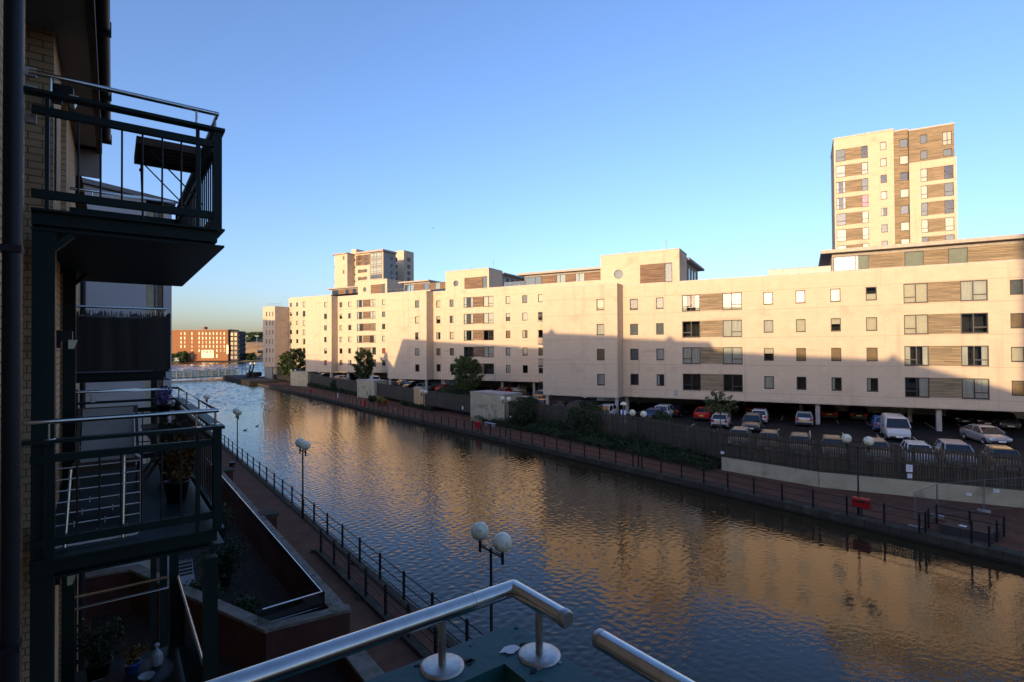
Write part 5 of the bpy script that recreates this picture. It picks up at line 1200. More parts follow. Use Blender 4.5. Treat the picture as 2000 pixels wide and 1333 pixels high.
for (px, py, r, h, lab) in ((1030, 838, 3.0, 3.7, 'broad ivy mass climbing the fence right of the nearest white hut'), (1150, 858, 3.2, 3.5, 'ivy mass climbing the fence in the middle, above the low hedge'), (1290, 880, 1.7, 3.3, 'darker ivy mass on the fence behind the second right-hand lamp'), (1380, 892, .9, 2.2, 'small ivy tuft on the fence near the small white notice'), (880, 800, 4.0, 3.6, 'ivy mass on the fence left of the nearest white hut'), (660, 765, 2.2, 2.6, 'round bush on the fence left of the middle white hut')):
    P = atzf(FN, px, py, 0); bush(lab, max(41.2, P.x + .6), P.y, .4, r, h, 9000, .1 if px > 950 else .14, 'leaf_d', 'ivy_bush', 'ivy masses on the fence')
P = atzf(FN, 746, 794, 0); bush('yellow flowering bush in a terracotta pot group beside the fresh timber fence', P.x, P.y, .7, .9, 1.2, 1800, .09, 'leaf_y')
P = atzf(FN, 736, 789, 0); bush('round green bush next to the yellow one', P.x, P.y + 2, .1, .9, 1.3, 1600, .1, 'leaf_d')
for px, lab in ((741, 'left terracotta pot by the path below the yellow bush'), (752, 'right terracotta pot by the path below the yellow bush')):
    P = atzf(FN, px, 792, 0); T2 = Thing('terracotta_pot', lab, 'pot', FN, tuple(P), 'terracotta pots'); T2.part('pot', MB().lathe([(.001, 0), (.3, 0), (.42, .8), (.47, .8), (.47, .95), (.38, .95), (.001, .85)], P, 18), M['terracotta']); T2.part('soil', MB().lathe([(.38, 0), (.001, .02)], P + Vector((0, 0, .9)), 12), M['soil'])
def tree(label, x, y, z, H, R, trunk, n, size, mat='leaf', shape='oval', fr=FG, group='trees in the car park', nb=26, name='tree', cz0=.28, seed=1, tr=.14):
    random.seed(seed); t = Thing(name, label, 'tree', fr, (x, y, z), group)
    m = MB(); m.tube([(x, y, z - .1), (x + .03, y, z + trunk), (x - .05, y + .05, z + H * .55), (x, y, z + H * .9)], [tr, tr * .8, tr * .45, .02], 8)
    tips = []
    for k in range(nb):
        f = cz0 + (1 - cz0) * (k + .5) / nb; 
        if shape == 'cone': rr = R * (1.05 - f) / (1.05 - cz0) * (1 if f > cz0 + .08 else .75)
        elif shape == 'vase': rr = R * (.35 + .65 * math.sin(math.pi * min(1, (f - cz0) / (1 - cz0) * .9 + .1)))
        else: rr = R * math.sqrt(max(.04, 1 - ((f - (cz0 + 1) / 2) / ((1 - cz0) / 2 * 1.05)) ** 2))
        th = k * 2.4 + random.uniform(-.4, .4); rr *= random.uniform(.75, 1.12)
        tip = Vector((x + rr * math.cos(th), y + rr * math.sin(th), z + H * f)); st = Vector((x, y, z + max(trunk * .8, H * (f - .17))))
        mid = (st + tip) / 2 + Vector((0, 0, -.08 * R)); m.tube([st, mid, tip], [tr * .35 * (1.1 - f), tr * .2 * (1.1 - f) + .006, .006], 5); tips.append((st, mid, tip))
    t.part('trunk', m, M['bark'])
    cs = []; k = n // (nb * 3)
    for st, mid, tip in tips:
        for s_, q in ((.55, .55), (.8, .42), (1.0, .30)):
            c = st + (tip - st) * s_ if s_ > .5 else mid
            sp = R * q * .5; g = rng.normal(size=(k, 3)); g *= (rng.random((k, 1)) ** .3) * sp * .62; cs.append(np.array(c) + g * np.array([1, 1, .7]))
    t.part('crown', None, M[mat], me=leaf_mesh('crown', np.concatenate(cs), size, t.a)); return t
def treeat(px, pyb, ptop, wpx, label, zb=ZP, **k):
    P = atz(px, pyb, zb); v = ray(px, ptop); q = v * (P.y / v.y); H = q.z + ZC - zb; R = wpx / 2 / FPX * P.y
    return tree(label, P.x, P.y, zb, H, R, k.pop('trunk', H * .2), k.pop('n', 12000), k.pop('size', .16), **k)
treeat(912, 779, 697, 62, 'round-headed green tree in front of the second cream block', mat='leaf', shape='oval', n=9000, size=.15, seed=4, nb=34, cz0=.22)
treeat(711, 750, 684, 40, 'small narrow tree in front of the third cream block', mat='leaf_d', shape='oval', n=6500, size=.2, seed=8, nb=28, cz0=.2)
treeat(579, 737.5, 682, 40, 'broad dark green tree at the foot of the fourth cream block, its right half sunlit', mat='leaf_d', shape='oval', n=9000, size=.24, seed=3, nb=30, cz0=.1)
treeat(557, 737, 690, 26, 'lower dark tree left of the broad one beside the farthest cream block', shape='oval', n=8000, size=.24, seed=13, nb=24, cz0=.1)
treeat(1407, 846, 765, 62, 'thin young tree with a sparse crown standing in front of the white small car', shape='vase', n=1500, size=.085, seed=6, nb=18, cz0=.5, tr=.05, trunk=2.2)

# ---------------- cars
def carmeshes():
    R = {}
    # profile: stations along length x (front = +x): (x, half width, z sill, z belt)
    def body(L, Wd, zb, prof, nose=.12):
        """prof = list of (x, top z, half width) from rear to front"""
        m = MB(); rings = []
        for (x, zt, hw, zs) in prof:
            rings.append([(x, -hw * .93, zs), (x, -hw, zs + .18), (x, -hw * .985, zt - .16), (x, -hw * .90, zt - .03), (x, -hw * .5, zt), (x, hw * .5, zt), (x, hw * .90, zt - .03), (x, hw * .985, zt - .16), (x, hw, zs + .18), (x, hw * .93, zs)])
        vs = [v for r in rings for v in r]; n = 10; fs = []
        for i in range(len(rings) - 1):
            for j in range(n): fs.append((i * n + j, (i + 1) * n + j, (i + 1) * n + (j + 1) % n, i * n + (j + 1) % n))
        m.add(vs, fs, True); m.add(rings[0], [tuple(range(n))]); m.add(rings[-1], [tuple(range(n))[::-1]]); return m
    def cabin(st):
        """st = list of (x, z, hw bottom) outlines: lower ring then upper ring corners; returns glass mesh and roof mesh"""
        (xr0, xf0, zb, hb), (xr1, xf1, zt, ht) = st
        g = MB(); lo = [(xr0, -hb, zb), (xf0, -hb, zb), (xf0, hb, zb), (xr0, hb, zb)]; hi = [(xr1, -ht, zt), (xf1, -ht, zt), (xf1, ht, zt), (xr1, ht, zt)]
        g.add(lo + hi, [(0, 1, 5, 4), (1, 2, 6, 5), (2, 3, 7, 6), (3, 0, 4, 7)])
        r = MB(); xm = (xr1 + xf1) / 2
        r.add([(xr1 - .06, -ht - .02, zt - .02), (xf1 + .06, -ht - .02, zt - .02), (xf1 + .06, ht + .02, zt - .02), (xr1 - .06, ht + .02, zt - .02), (xr1 + .1, -ht * .82, zt + .055), (xf1 - .15, -ht * .82, zt + .045), (xf1 - .15, ht * .82, zt + .045), (xr1 + .1, ht * .82, zt + .055), (xm, -ht * .82, zt + .075), (xm, ht * .82, zt + .075)],
              [(0, 3, 2, 1), (0, 1, 5, 8, 4), (1, 2, 6, 5), (2, 3, 7, 9, 6), (3, 0, 4, 7), (4, 8, 9, 7), (8, 5, 6, 9)])
        for k, (a, b) in enumerate(zip(lo, hi)):
            a2 = Vector(a); b2 = Vector(b); o_ = Vector((0, math.copysign(.012, a[1]), 0)); r.bar(a2 + o_, b2 + o_, .07, .07)
        xm0 = xr0 + (xf0 - xr0) * .48; xm1 = xr1 + (xf1 - xr1) * .45
        for s in (-1, 1): r.bar((xm0, s * (hb + .008), zb), (xm1, s * (ht + .008), zt), .05, .07)
        return g, r
    def wheel(r=.31, w_=.2):
        t_ = MB(); t_.lathe([(r * .62, -w_ / 2), (r * .96, -w_ / 2), (r, -w_ / 3), (r, w_ / 3), (r * .96, w_ / 2), (r * .62, w_ / 2)], n=18)
        q = MB(); q.lathe([(.001, w_ * .40), (r * .2, w_ * .42), (r * .6, w_ * .34), (r * .66, w_ * .5), (r * .66, -w_ * .5), (.001, -w_ * .4)], n=10, smooth=False)
        for m in (t_, q): m.v = [(x, z, y + r) for x, y, z in m.v]
        return t_, q
    def spec(kind):
        if kind == 'hatch': L, Wd, H = 3.75, 1.66, 1.48; prof = [(-1.86, .82, .70, .32), (-1.84, .98, .78, .26), (-1.6, 1.0, .82, .22), (-.4, .98, .83, .20), (.75, .95, .82, .20), (1.15, .90, .80, .22), (1.65, .76, .76, .24), (1.84, .62, .68, .28)]; cab = ((-1.78, .98, .96, .74), (-1.42, .35, 1.42, .58)); wx = (-1.18, 1.18)
        elif kind == 'sedan': L, Wd, H = 4.55, 1.78, 1.44; prof = [(-2.26, .80, .74, .34), (-2.2, .96, .82, .26), (-1.5, 1.02, .87, .20), (-.3, .98, .88, .20), (.8, .95, .87, .20), (1.3, .90, .86, .22), (2.0, .76, .80, .24), (2.24, .60, .70, .30)]; cab = ((-1.75, 1.12, .97, .78), (-1.0, .35, 1.39, .60)); wx = (-1.35, 1.4)
        elif kind == 'estate': L, Wd, H = 4.4, 1.78, 1.56; prof = [(-2.18, .86, .76, .34), (-2.14, 1.02, .84, .28), (-1.5, 1.06, .88, .24), (-.3, 1.04, .89, .22), (.8, 1.0, .88, .22), (1.25, .95, .86, .24), (1.95, .82, .82, .26), (2.16, .66, .74, .30)]; cab = ((-2.08, 1.05, 1.02, .79), (-1.78, .35, 1.52, .64)); wx = (-1.32, 1.35)
        else: L, Wd, H = 4.8, 1.9, 2.0; prof = [(-2.38, 1.1, .86, .36), (-2.36, 1.22, .92, .30), (-1.5, 1.24, .95, .26), (0, 1.24, .95, .26), (1.1, 1.22, .95, .26), (1.6, 1.12, .92, .28), (2.2, .95, .86, .30), (2.38, .72, .78, .34)]; cab = ((.5, 1.72, 1.2, .88), (.45, 1.05, 1.9, .74)); wx = (-1.5, 1.5)
        b = body(L, Wd, 0, prof); g, r = cabin(cab); hw = max(p[2] for p in prof)
        if kind == 'van':
            rr = []; m = MB()
            for x, k in ((-2.36, .96), (-2.2, 1), (.1, 1), (.55, .99)):
                rr.append([(x, -.93 * k, 1.15), (x, -.90 * k, 1.6), (x, -.78 * k, 1.93), (x, -.6 * k, 1.99), (x, .6 * k, 1.99), (x, .78 * k, 1.93), (x, .90 * k, 1.6), (x, .93 * k, 1.15)])
            vs = [v for q in rr for v in q]; m.add(vs, [(i * 8 + j, (i + 1) * 8 + j, (i + 1) * 8 + j + 1, i * 8 + j + 1) for i in range(3) for j in range(7)], True); m.add(rr[0], [tuple(range(8))]); m.add(rr[-1], [tuple(range(8))[::-1]])
            o = len(b.v); b.v += m.v; b.f += [tuple(i + o for i in f) for f in m.f]; b.sm += m.sm
        o = len(b.v); b.v += r.v; b.f += [tuple(i + o for i in f) for f in r.f]; b.sm += r.sm
        return dict(body=b.mesh('body'), glass=g.mesh('glass'), L=L, hw=hw, wx=wx, H=H, prof=prof, van=kind == 'van', zb=cab[0][2])
    for k in ('hatch', 'sedan', 'estate', 'van'): R[k] = spec(k)
    t_, q = wheel(); R['tyre'] = t_.mesh('tyre'); R['rim'] = q.mesh('rim'); R['tyre'].materials.append(M['tyre']); R['rim'].materials.append(M['rim'])
    for k in ('hatch', 'sedan', 'estate', 'van'): R[k]['glass'].materials.append(M['carglass'])
    return R
CM = carmeshes(); PAINT = {}
COL = dict(white=(.55, .55, .54), silver=(.38, .39, .40), red=(.38, .012, .012), black=(.012, .012, .014), blue=(.02, .05, .22), grey=(.10, .105, .11), orange=(.50, .14, .02), gold=(.17, .115, .05), darkred=(.14, .01, .01), beige=(.27, .22, .16), green=(.05, .08, .05), skyblue=(.10, .22, .45))  # gold puts the terrace's warm reflection into the body colour
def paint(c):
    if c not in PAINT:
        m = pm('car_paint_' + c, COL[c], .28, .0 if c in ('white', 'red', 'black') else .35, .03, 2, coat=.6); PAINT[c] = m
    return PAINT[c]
def shared(name, me, parent, loc_=(0, 0, 0), rot=0, sc_=None):
    o = bpy.data.objects.new(name, me); C.objects.link(o); o.parent = parent; o.location = loc_; o.rotation_euler = (0, 0, rot)
    if sc_: o.scale = sc_
    return o
BODY = {}; SM = {}
def smallmesh(key, mb_f, mat):
    if key not in SM: me = mb_f().mesh(key[0]); me.materials.append(M[mat]); SM[key] = me
    return SM[key]
def car(label, kind, col, P, head, detail=True, group='cars parked in the car park'):
    """P = world position of the centre on the ground; head = heading angle of the front in the xy plane"""
    s = CM[kind]; root = bpy.data.objects.new('parked_van' if kind == 'van' else 'parked_car', None); C.objects.link(root)
    root.matrix_world = Matrix.Translation(Vector(P)) @ Matrix.Rotation(head, 4, 'Z'); root['label'] = label; root['category'] = 'van' if kind == 'van' else 'car'; root['group'] = group
    if (kind, col) not in BODY:
        me = s['body'].copy(); me.materials.append(paint(col)); BODY[(kind, col)] = me
    b = shared('body', BODY[(kind, col)], root)
    shared('glass', s['glass'], root)
    for x in s['wx']:
        for sd_ in (-1, 1):
            w_ = shared('wheel', CM['tyre'], root, (x, sd_ * (s['hw'] - .10), 0), 0 if sd_ > 0 else math.pi); shared('rim', CM['rim'], w_)
    if detail:
        x0, x1, hw = -s['L'] / 2, s['L'] / 2, s['hw']; zr = .78 if kind != 'van' else 1.0
        tl = smallmesh(('tail_light', kind), lambda: MB().box(-.06, .05, -.12, .12, -.11, .13), 'lamp_r'); hl = smallmesh(('headlight', kind), lambda: MB().box(-.16, .05, -.17, .17, -.07, .07), 'lamp_w')
        for sd_ in (-1, 1):
            shared('tail_light', tl, root, (x0 + .06, sd_ * (hw - .20), zr)); shared('headlight', hl, root, (x1 - .16, sd_ * (hw - .30), .62 if kind != 'van' else .78))
            shared('mirror', smallmesh(('mirror', col), lambda: MB().ball((0, 0, 0), .09, 8, .8), 'black'), root, (s['wx'][1] - .45 if kind != 'van' else 1.3, sd_ * (hw + .09), s['zb'] + .05))
        shared('number_plate', smallmesh(('number_plate', 'y'), lambda: MB().box(-.01, .01, -.26, .26, -.055, .055), 'plate_y'), root, (x0 - .015, 0, .66 if kind != 'van' else .7))
        shared('number_plate', smallmesh(('number_plate', 'w'), lambda: MB().box(-.01, .01, -.26, .26, -.055, .055), 'plate_w'), root, (x1 + .03, 0, .44))
        shared('bumper', smallmesh(('bumper', kind), lambda: MB().box(-.05, .05, -.7, .7, -.09, .09), 'black'), root, (x1 - .03, 0, .38))
        shared('bumper', smallmesh(('bumper', kind), lambda: MB().box(-.05, .05, -.7, .7, -.09, .09), 'black'), root, (x0 + .03, 0, .38))
    return root
QA = math.atan2(.877, .48)           # heading away from the camera, square to the terrace
def carat(px, py, kind, col, away, label, dang=0., detail=True):
    """px, py = middle of the bumper edge nearest the camera, on the tarmac"""
    P = atz(px, py, ZP); h = QA + dang; d = Vector((math.cos(h), math.sin(h), 0)); c = P + d * (CM[kind]['L'] / 2)
    return car(label, kind, col, c, h if away else h + math.pi, detail)
B_, A_ = True, False
cars = [
 (1405, 838, 'hatch', 'white', B_, 'small white hatchback seen from behind, partly hidden by the thin young tree'),
 (1369, 824, 'sedan', 'red', B_, 'red car seen from behind, left of the small white hatchback'),
 (1466, 846, 'estate', 'grey', A_, 'dark grey car facing out, right of the small white hatchback'),
 (1482, 829, 'hatch', 'white', B_, 'white car with red tail lamps, behind the dark grey car'),
 (1571, 835, 'hatch', 'silver', B_, 'silver hatchback seen from behind, alone in mid car park'),
 (1757, 864, 'van', 'white', A_, 'white van with a black bumper facing out'),
 (1727, 846, 'hatch', 'skyblue', B_, 'pale blue car half hidden behind the white van'),
 (1958, 874, 'sedan', 'silver', A_, 'silver saloon facing out near the right edge'),
 (1290, 820, 'estate', 'white', B_, 'white hatchback under the near block, beside a black car'),
 (1272, 826, 'hatch', 'blue', B_, 'dark blue car with lit red tail lamps behind a globe lamp'),
 (1312, 816, 'sedan', 'black', B_, 'black car right of the white hatchback under the near block'),
 (1440, 879, 'hatch', 'beige', A_, 'white car roof painted cream-lit just above the fence, leftmost of the fence row'),  # beige paint carries the cream light on a white car
 (1500, 887, 'hatch', 'gold', A_, 'car roof with painted golden reflection just above the fence, second of the fence row'),
 (1562, 895, 'hatch', 'gold', A_, 'small car roof with painted golden reflection above the fence, third of the fence row'),
 (1629, 902, 'hatch', 'gold', A_, 'roof with painted golden reflection and blue windscreen behind the left globe of the nearest lamp'),
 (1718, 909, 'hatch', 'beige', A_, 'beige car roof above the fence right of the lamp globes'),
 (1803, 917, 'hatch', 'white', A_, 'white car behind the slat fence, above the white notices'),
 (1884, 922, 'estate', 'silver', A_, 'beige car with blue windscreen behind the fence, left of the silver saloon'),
 (1978, 930, 'hatch', 'gold', A_, 'dark car roof with painted golden reflection behind the fence at the right edge'),
 (1468, 811, 'sedan', 'darkred', B_, 'dark red car deep under the near block'),
 (1514, 800, 'hatch', 'blue', B_, 'blue car in the far rank under the near block, left one'),
 (1592, 803, 'hatch', 'blue', B_, 'blue car in the far rank under the near block, right one'),
 (1620, 821, 'sedan', 'darkred', B_, 'dark red car beside the column under the near block'),
 (1678, 824, 'estate', 'black', B_, 'black car between columns under the near block'),
 (1886, 831, 'sedan', 'black', A_, 'black car with golden glints under the right end of the near block'),
 (1930, 836, 'sedan', 'black', A_, 'second black car under the right end of the near block'),
 (1975, 842, 'estate', 'grey', A_, 'grey car in deep shade under the block at the right edge'),
 (1550, 806, 'sedan', 'black', B_, 'black car in the far rank between the two blue cars'),
 (1430, 806, 'sedan', 'grey', B_, 'grey car in deep shade above the thin tree'),
 (1170, 822, 'estate', 'white', A_, 'white car roof rising above the ivy in the middle of the fence'),
 (1143, 782, 'hatch', 'white', A_, 'white hatchback facing out under the left end of the near block'),
 (1010, 797, 'sedan', 'white', A_, 'white saloon behind the nearest white hut'),
 (1042, 804, 'sedan', 'orange', A_, 'orange car right of the white saloon behind the nearest hut'),
 (1082, 812, 'sedan', 'black', A_, 'black car behind the column of the near block bay'),
 (1110, 814, 'estate', 'grey', A_, 'dark grey car right of the bay column of the near block'),
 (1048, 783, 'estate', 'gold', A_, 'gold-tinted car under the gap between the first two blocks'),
 (1001, 769, 'van', 'white', A_, 'white van facing out under the second block'),
 (1006, 782, 'estate', 'black', B_, 'black car with a gold glint in front of the white van'),
 (970, 776, 'sedan', 'red', A_, 'red car under the second block behind the nearest hut roof'),
 (938, 787, 'sedan', 'red', A_, 'red car roof right behind the nearest hut, left side'),
 (893, 781, 'estate', 'white', A_, 'white car left of the round-headed tree behind the ivy fence'),
 (872, 771, 'hatch', 'grey', A_, 'grey car under the second block near its left column'),
 (855, 767, 'sedan', 'red', B_, 'red car with lit tail lamps under the second block'),
 (811, 766, 'estate', 'white', A_, 'white estate car under the left bay of the second block'),
 (790, 760, 'sedan', 'black', A_, 'black car at the left column of the second block'),
 (770, 757, 'sedan', 'grey', A_, 'grey car behind the fence left of the second block bay'),
 (747, 760, 'sedan', 'darkred', A_, 'dark red car roof behind the fresh timber fence'),
 (736, 752, 'van', 'white', A_, 'white van with a blue ring emblem on its side, before the third block'),
 (697, 750, 'hatch', 'beige', A_, 'beige car behind the fence left of the small narrow tree'),
 (649, 747, 'estate', 'white', A_, 'white car roof above the fence under the third block bay'),
 (618, 741, 'sedan', 'beige', A_, 'beige car under the left part of the third block bay'),
 (668, 739, 'sedan', 'grey', A_, 'grey car deep under the third block'),
]
for c_ in cars:
    o_ = carat(*c_[:5], c_[5], (.95 if c_[0] == 736 else 0) + (.25 if c_[0] == 1958 else 0))
    if c_[0] == 736:
        m = MB()
        for k in range(16):
            if k in (3, 4, 5): continue
            t0, t1 = k * math.pi / 8, (k + 1) * math.pi / 8
            for sd_ in (1, -1): m.bar((-1.0 + .38 * math.cos(t0), sd_ * .955, 1.25 + .38 * math.sin(t0)), (-1.0 + .38 * math.cos(t1), sd_ * .955, 1.25 + .38 * math.sin(t1)), .13, .02)
        me = m.mesh('ring_emblem'); me.materials.append(M['blue']); shared('ring_emblem', me, o_)

# ================================================================== FAR END
# pier, leaning poles, footbridge
mb = MB(); mb.box(32.6, 41, 174, 222, -1.5, .72); struct('pier', mb, pm('pier_painted_shade', (.022, .019, .016), .9, var=.4, scale=2, bump=.5), FN)  # near-black colour stands in for shade over the pier
T2 = Thing('leaning_poles', 'pair of dark leaning lifting poles on the dark stone pier', 'poles', FN, (35, 182, .7))
for px0, px1 in ((484.5, 491), (490, 497.5)):
    A = atzf(FN, px0, 736, .8); v = FN.transposed() @ ray(px1, 707); v = v * (A.y / v.y); T2.part('pole', MB().tube([A, (v.x, v.y, v.z + ZC)], [.32, .22], 8), M['black'])
for px in (473, 480):
    A = atzf(FN, px, 735, .8); solo('mast', MB().tube([A, A + Vector((0, 0, 4.6))], .07, 6), M['black'], 'thin dark mast on the pier, ' + ('left' if px == 473 else 'right') + ' of the two upright masts', 'mast', FN, tuple(A))
A = atzf(FN, 497, 738, .72)
T2 = Thing('winch', 'dark winch machinery and drum on the stone pier beside the leaning poles', 'winch', FN, tuple(A))
T2.part('drum', MB().tube([A + Vector((-2, 1, 1)), A + Vector((2.5, 3, 1))], .8, 12), M['black']); T2.part('frame', MB().box(A.x - 2.2, A.x + 1.2, A.y, A.y + 5, .72, 1.4).box(A.x - 1, A.x - .6, A.y, A.y + 4, 1.4, 3.0), M['black'])
b0 = atz(462, 734, .25); b1 = atz(300, 741.5, .25)
T = Thing('footbridge', 'long pale green footbridge with mesh sides low across the canal mouth', 'footbridge', FG, tuple(b0))
d = (b1 - b0); L = d.length; dn = d.normalized(); sd_ = Vector((-dn.y, dn.x, 0))
T.part('deck', MB().bar(b0, b1, 2.2, .35), M['bridge'])
for s in (-1, 1):
    m = MB()
    for k in range(int(L / 2.4) + 1): q = b0 + dn * 2.4 * k + sd_ * s * 1.1; m.bar(q, q + Vector((0, 0, 2.5)), .22, .22)
    for z in (.3, .85, 1.4, 1.95, 2.5): m.bar(b0 + sd_ * s * 1.1 + Vector((0, 0, z)), b1 + sd_ * s * 1.1 + Vector((0, 0, z)), .1, .13)
    for k in range(int(L / .3)): q = b0 + dn * .3 * k + sd_ * s * 1.1; m.bar(q + Vector((0, 0, .2)), q + Vector((0, 0, 2.4)), .07, .07)
    T.part('railing', m, M['bridge'])
m = MB(); pts = []
for k in range(25): t_ = k / 24; q = b0 + d * t_; pts.append((q.x, q.y, 2.6 + 1.9 * (2 * abs(t_ * 2 % 1 - .5)) ** 2))
m.tube(pts, .07, 5); T.part('cable', m, M['bronze'])
# far shore
FS = []
mb = MB(); mb.poly([(-420, 452, .9), (-225, 462, .9), (-120, 520, .9), (600, 560, .9), (3000, 900, .9), (3000, 4500, .9), (-4500, 4500, .9), (-3000, 452, .9)], 2.4)
struct('far_shore', mb, pm('far_ground', (.16, .15, .07), .95, var=.4, scale=.02), FG)
mb = MB(); mb.poly([(-430, 446, .2), (-222, 456, .2), (-118, 514, .2), (500, 552, .2), (500, 556, .6), (-118, 522, .6), (-222, 463, .6), (-430, 454, .6)], 1.2); struct('far_quay_wall', mb, M['quaystone'], FG)
YF = 456.0
def fx(px, py, y=YF): v = ray(px, py); v = v * (y / v.y); return v.x, v.z + ZC
T = Thing('red_brick_building', 'long red brick building with rows of white windows across the water', 'building', FG, (fx(400, 700)[0], YF, .9))
xl, xr = fx(290, 700)[0], fx(445.5, 700)[0]; ztop = fx(400, 645)[1]
ops = []
cols = [353.2, 360.4, 374.5, 388.6, 395.5, 402.4, 409.4, 416.5, 423.4, 430.4, 437.6]; rws = [652, 660.8, 668.8, 677, 685.2]
mb = MB(); mb.box(xl, xr, YF + .3, YF + 18, .9, ztop); T.part('wall_core', mb, M['brick_far'])
def fsheet(nm, pxa, pxb, pya, pyb, mat, y=YF): 
    a, zt_ = fx(pxa, pya, y); b, zb_ = fx(pxb, pyb, y); return T.part(nm, MB().box(a, b, y - .02, y + .1, zb_, zt_), M[mat])
M['farwin'] = pm('far_cream_bright', (.56, .47, .30), .3)  # on the windows this cream stands in for bright reflection
openings = []
for j, r in enumerate(rws):
    for i, c in enumerate(cols):
        if j == 4 and 3 <= i <= 7 and i != 3: continue
        if j == 4 and i < 2: continue
        a, zt_ = fx(c - 1.35, r - 2.5); b, zb_ = fx(c + 1.35, r + 2.6); openings.append((a, b, zb_, zt_))
        dark = (i * 7 + j * 5) % 9 == 0 or (j == 2 and i in (1, 2, 4, 5, 9)) or (j >= 3 and i in (2, 9))
        w_ = T.part('window', MB().box(a, b, YF + .2, YF + .26, zb_, zt_), M['carglass' if dark else 'farwin'])
mb = MB(); wall_open(mb, xl, xr, .9, ztop, YF, openings, .3); T.part('wall', mb, M['brick_far'])
T.part('roof', MB().box(xl - .3, xr + .3, YF - .2, YF + 18, ztop, ztop + .5), M['roofgrey'])
T.part('roof_box', MB().box(fx(391.5, 645)[0], fx(395, 645)[0], YF + 4, YF + 8, ztop + .5, ztop + 3), M['brick_far'])
fsheet('mural_panel', 393.5, 417.5, 684, 699.5, 'farwin', YF - .1); fsheet('yellow_panel', 442.2, 446.2, 674, 692, 'farwin', YF - .15)
for c in (374.5, 423.5): fsheet('door', c - 1.2, c + 1.2, 692, 699.5, 'farwin', YF - .1)
for c, r_, s_ in ((398, 687, 1), (404.5, 688, 2), (411, 687.5, 1), (416, 686.5, .7)): fsheet('mural_figure', c - s_, c + s_, r_ - 1.4, r_ + 1.6, 'bronze', YF - .22)
dk = T.part('side_wing', MB().box(xr + .32, xr + 7.5, YF + 2, YF + 15, .9, ztop - 1), pm('dark_cladding', (.045, .048, .05), .7))
for j in range(6):
    for i in range(5): T.part('balcony', MB().box(xr + 7.51, xr + 8.3, YF + 2.6 + i * 2.5, YF + 4 + i * 2.5, 2 + j * 4.0, 3.3 + j * 4.0), M['black'])
for j in range(6):
    for i in range(2): T.part('window', MB().box(xr + 1.3 + 3.2 * i, xr + 3.2 + 3.2 * i, YF + 1.9, YF + 1.99, 2.2 + j * 4, 4.8 + j * 4), M['carglass'])
random.seed(9)
for i, (px, r, h, lab) in enumerate(((345, 5, 6, 'dark bush at the left foot of the red brick building'), (357, 4, 8, 'dark tree at the left foot of the red brick building'), (468, 4.5, 6, 'green bush right of the red brick building'))):
    x, _ = fx(px, 700, 450); tree(lab, x, 450 if i < 2 else 470, .9, h, r, 1.5, 2500, .9, 'leaf', 'oval', FG, 'trees on the far shore', 14, seed=20 + i, cz0=.05, tr=.3)
x, z = fx(344, 697, 447); T2 = Thing('blue_kiosk', 'small blue-green kiosk on the far shore by the dark bush', 'kiosk', FG, (x, 447, .9)); T2.part('wall', MB().box(x - 3, x + 3, 446, 450, .9, 3.6), M['bridge']); T2.part('roof', MB().box(x - 3.4, x + 3.4, 445.5, 450.5, 3.6, 3.9), M['roofgrey'])
# viaduct and hill
T = Thing('viaduct', 'green girder viaduct with traffic on the far shore, right of the red building', 'viaduct', FG, (-225, 545, .9))
T.part('girder', MB().bar((-262, 552, 7.6), (40, 560, 7.6), 8, 2.2), M['green']); T.part('parapet', MB().bar((-262, 547.4, 9.3), (40, 555.4, 9.3), .4, 1.0), M['bridge'])
for k in range(9): T.part('pier', MB().box(-255 + k * 30, -251 + k * 30, 550, 556, .9, 6.5), M['concrete'])
for i, (px, c) in enumerate(((474, 'white'), (484, 'red'), (491, 'white'), (499, 'grey'), (507, 'red'))):
    v = ray(px, 690); v = v * (525 / v.y); car(['white', 'red', 'second white', 'grey', 'rightmost red'][i] + ' car on the far shore road below the viaduct', 'estate', c, (v.x, 525, .9), 0.1, False, 'cars on the far shore')
def hill(name, y0, pts, depth, mat):
    m = MB(); n = len(pts); vs = []; rows_ = 8
    for j in range(rows_):
        f = j / (rows_ - 1)
        for (px, py) in pts:
            v = ray(px, py); v = v * (y0 / v.y); h = (v.z + ZC); vs.append((v.x * (1 + .0 * f), y0 - depth + depth * f, .5 + (h - .5) * math.sin(f * math.pi / 2)))
    m.add(vs, [(j * n + i, j * n + i + 1, (j + 1) * n + i + 1, (j + 1) * n + i) for j in range(rows_ - 1) for i in range(n - 1)], True); return struct(name, m, mat)
hill('bluff', 760, [(440, 676), (462, 671), (480, 669), (500, 668), (520, 669), (560, 670)], 90, pm('dry_grass', (.42, .25, .11), .95, var=.3, scale=.05))
hp = [(430, 672), (452, 664), (466, 661), (480, 659), (495, 658), (510, 657), (540, 656), (580, 660)]
hill('wooded_hill', 1100, hp, 220, pm('hill_ground', (.07, .085, .04), .95, var=.3, scale=.02))
cs = []
for _ in range(5000):
    px = random.uniform(455, 540); t_ = random.random(); f = random.uniform(.35, 1)
    yy = np.interp(px, [p[0] for p in hp], [p[1] for p in hp]); v = ray(px, yy); v = v * (1100 / v.y); h = v.z + ZC
    cs.append((v.x + random.gauss(0, 3), 1100 - 220 + 220 * f, .5 + (h - .5) * math.sin(f * math.pi / 2) + random.uniform(0, 6)))
me = leaf_mesh('woodland', np.array(cs), 4.0); solo('woodland', None, M['leaf'], 'distant wooded hillside beyond the far shore', 'woodland', FG, (0, 0, 0), kind='stuff', me=me)
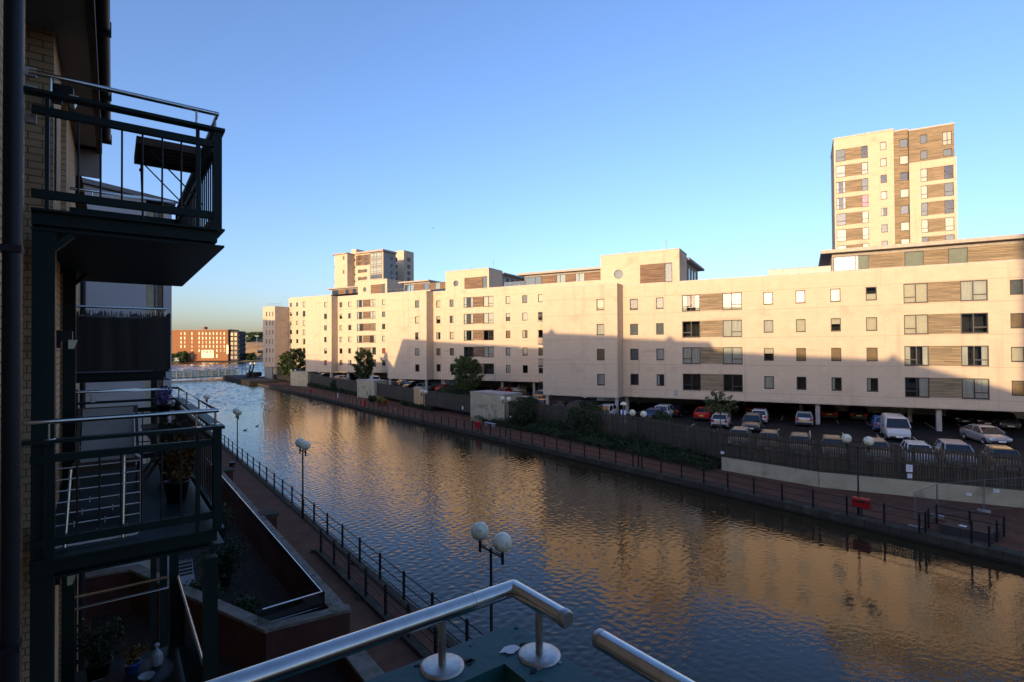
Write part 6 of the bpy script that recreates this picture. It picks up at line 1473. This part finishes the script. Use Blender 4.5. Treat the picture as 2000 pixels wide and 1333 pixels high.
for i, (px, y_) in enumerate(((480.5, 700), (502, 700))):
    v = ray(px, 690); v = v * (y_ / v.y); m = MB(); m.tube([(v.x, y_, 1), (v.x, y_, 28)], [.5, .3], 6); m.box(v.x - 2.5, v.x + 2.5, y_ - .3, y_ + .3, 27.5, 28.5)
    solo('floodlight_mast', m, M['galv'], ('left' if i == 0 else 'right') + ' of the two tall floodlight masts before the wooded hill', 'light mast', FG, (v.x, y_, 1))
# ducks and a bird
def duck(px, py, label, ang):
    P = atz(px, py, ZW); m = MB(); c, s = math.cos(ang), math.sin(ang)
    def T_(p): return (P.x + .8 * (p[0] * c - p[1] * s), P.y + .8 * (p[0] * s + p[1] * c), P.z - .04 + .8 * p[2])
    prof = [(-.30, .02, .13), (-.22, .07, .12), (-.1, .11, .10), (.05, .12, .09), (.17, .08, .10), (.22, .03, .15)]
    rings = [[T_((x, r * math.cos(t), z + r * .8 * math.sin(t))) for t in [k * math.pi / 4 for k in range(8)]] for x, r, z in prof]
    m.add([v for q in rings for v in q], [(i * 8 + j, (i + 1) * 8 + j, (i + 1) * 8 + (j + 1) % 8, i * 8 + (j + 1) % 8) for i in range(5) for j in range(8)], True); m.add(rings[0], [tuple(range(8))])
    m.tube([T_((.17, 0, .14)), T_((.22, 0, .24)), T_((.25, 0, .31))], [.05, .035, .03], 7); m.ball(T_((.27, 0, .33)), .05, 8); m.tube([T_((.3, 0, .33)), T_((.38, 0, .315))], [.02, .012], 5)
    solo('duck', m, M['feather'], label, 'duck', FG, tuple(P), 'ducks on the canal')
for px, py, lab, a in ((613, 792, 'dark duck on the water, alone towards the right quay', 1.0), (518, 800, 'upper duck of the close pair near the blue water', 2.0), (526, 804, 'lower duck of the close pair near the blue water', 2.4), (479, 841, 'dark duck beside the farther left lamp globe', .3), (502, 833, 'dark duck a little above and right of the lamp globe', .8)): duck(px, py, lab, a)
v = ray(845, 446); P = CAMP + v * 90
m = MB(); m.add([P + Vector(q) for q in ((-.35, .05, .06), (-.12, -.06, .02), (0, 0, .03), (-.1, .12, .03), (.35, .05, .07), (.12, -.06, .02), (.1, .12, .03), (0, -.25, 0), (0, .22, 0))], [(0, 1, 2, 3), (4, 6, 2, 5), (7, 5, 2), (7, 2, 1), (8, 2, 3), (8, 6, 2)])
m.tube([P + Vector((0, -.25, 0)), P + Vector((0, 0, 0)), P + Vector((0, .22, 0))], [.02, .045, .015], 6); solo('bird', m, M['feather'], 'tiny dark bird gliding in the blue sky above the far block', 'bird', FG, tuple(P))
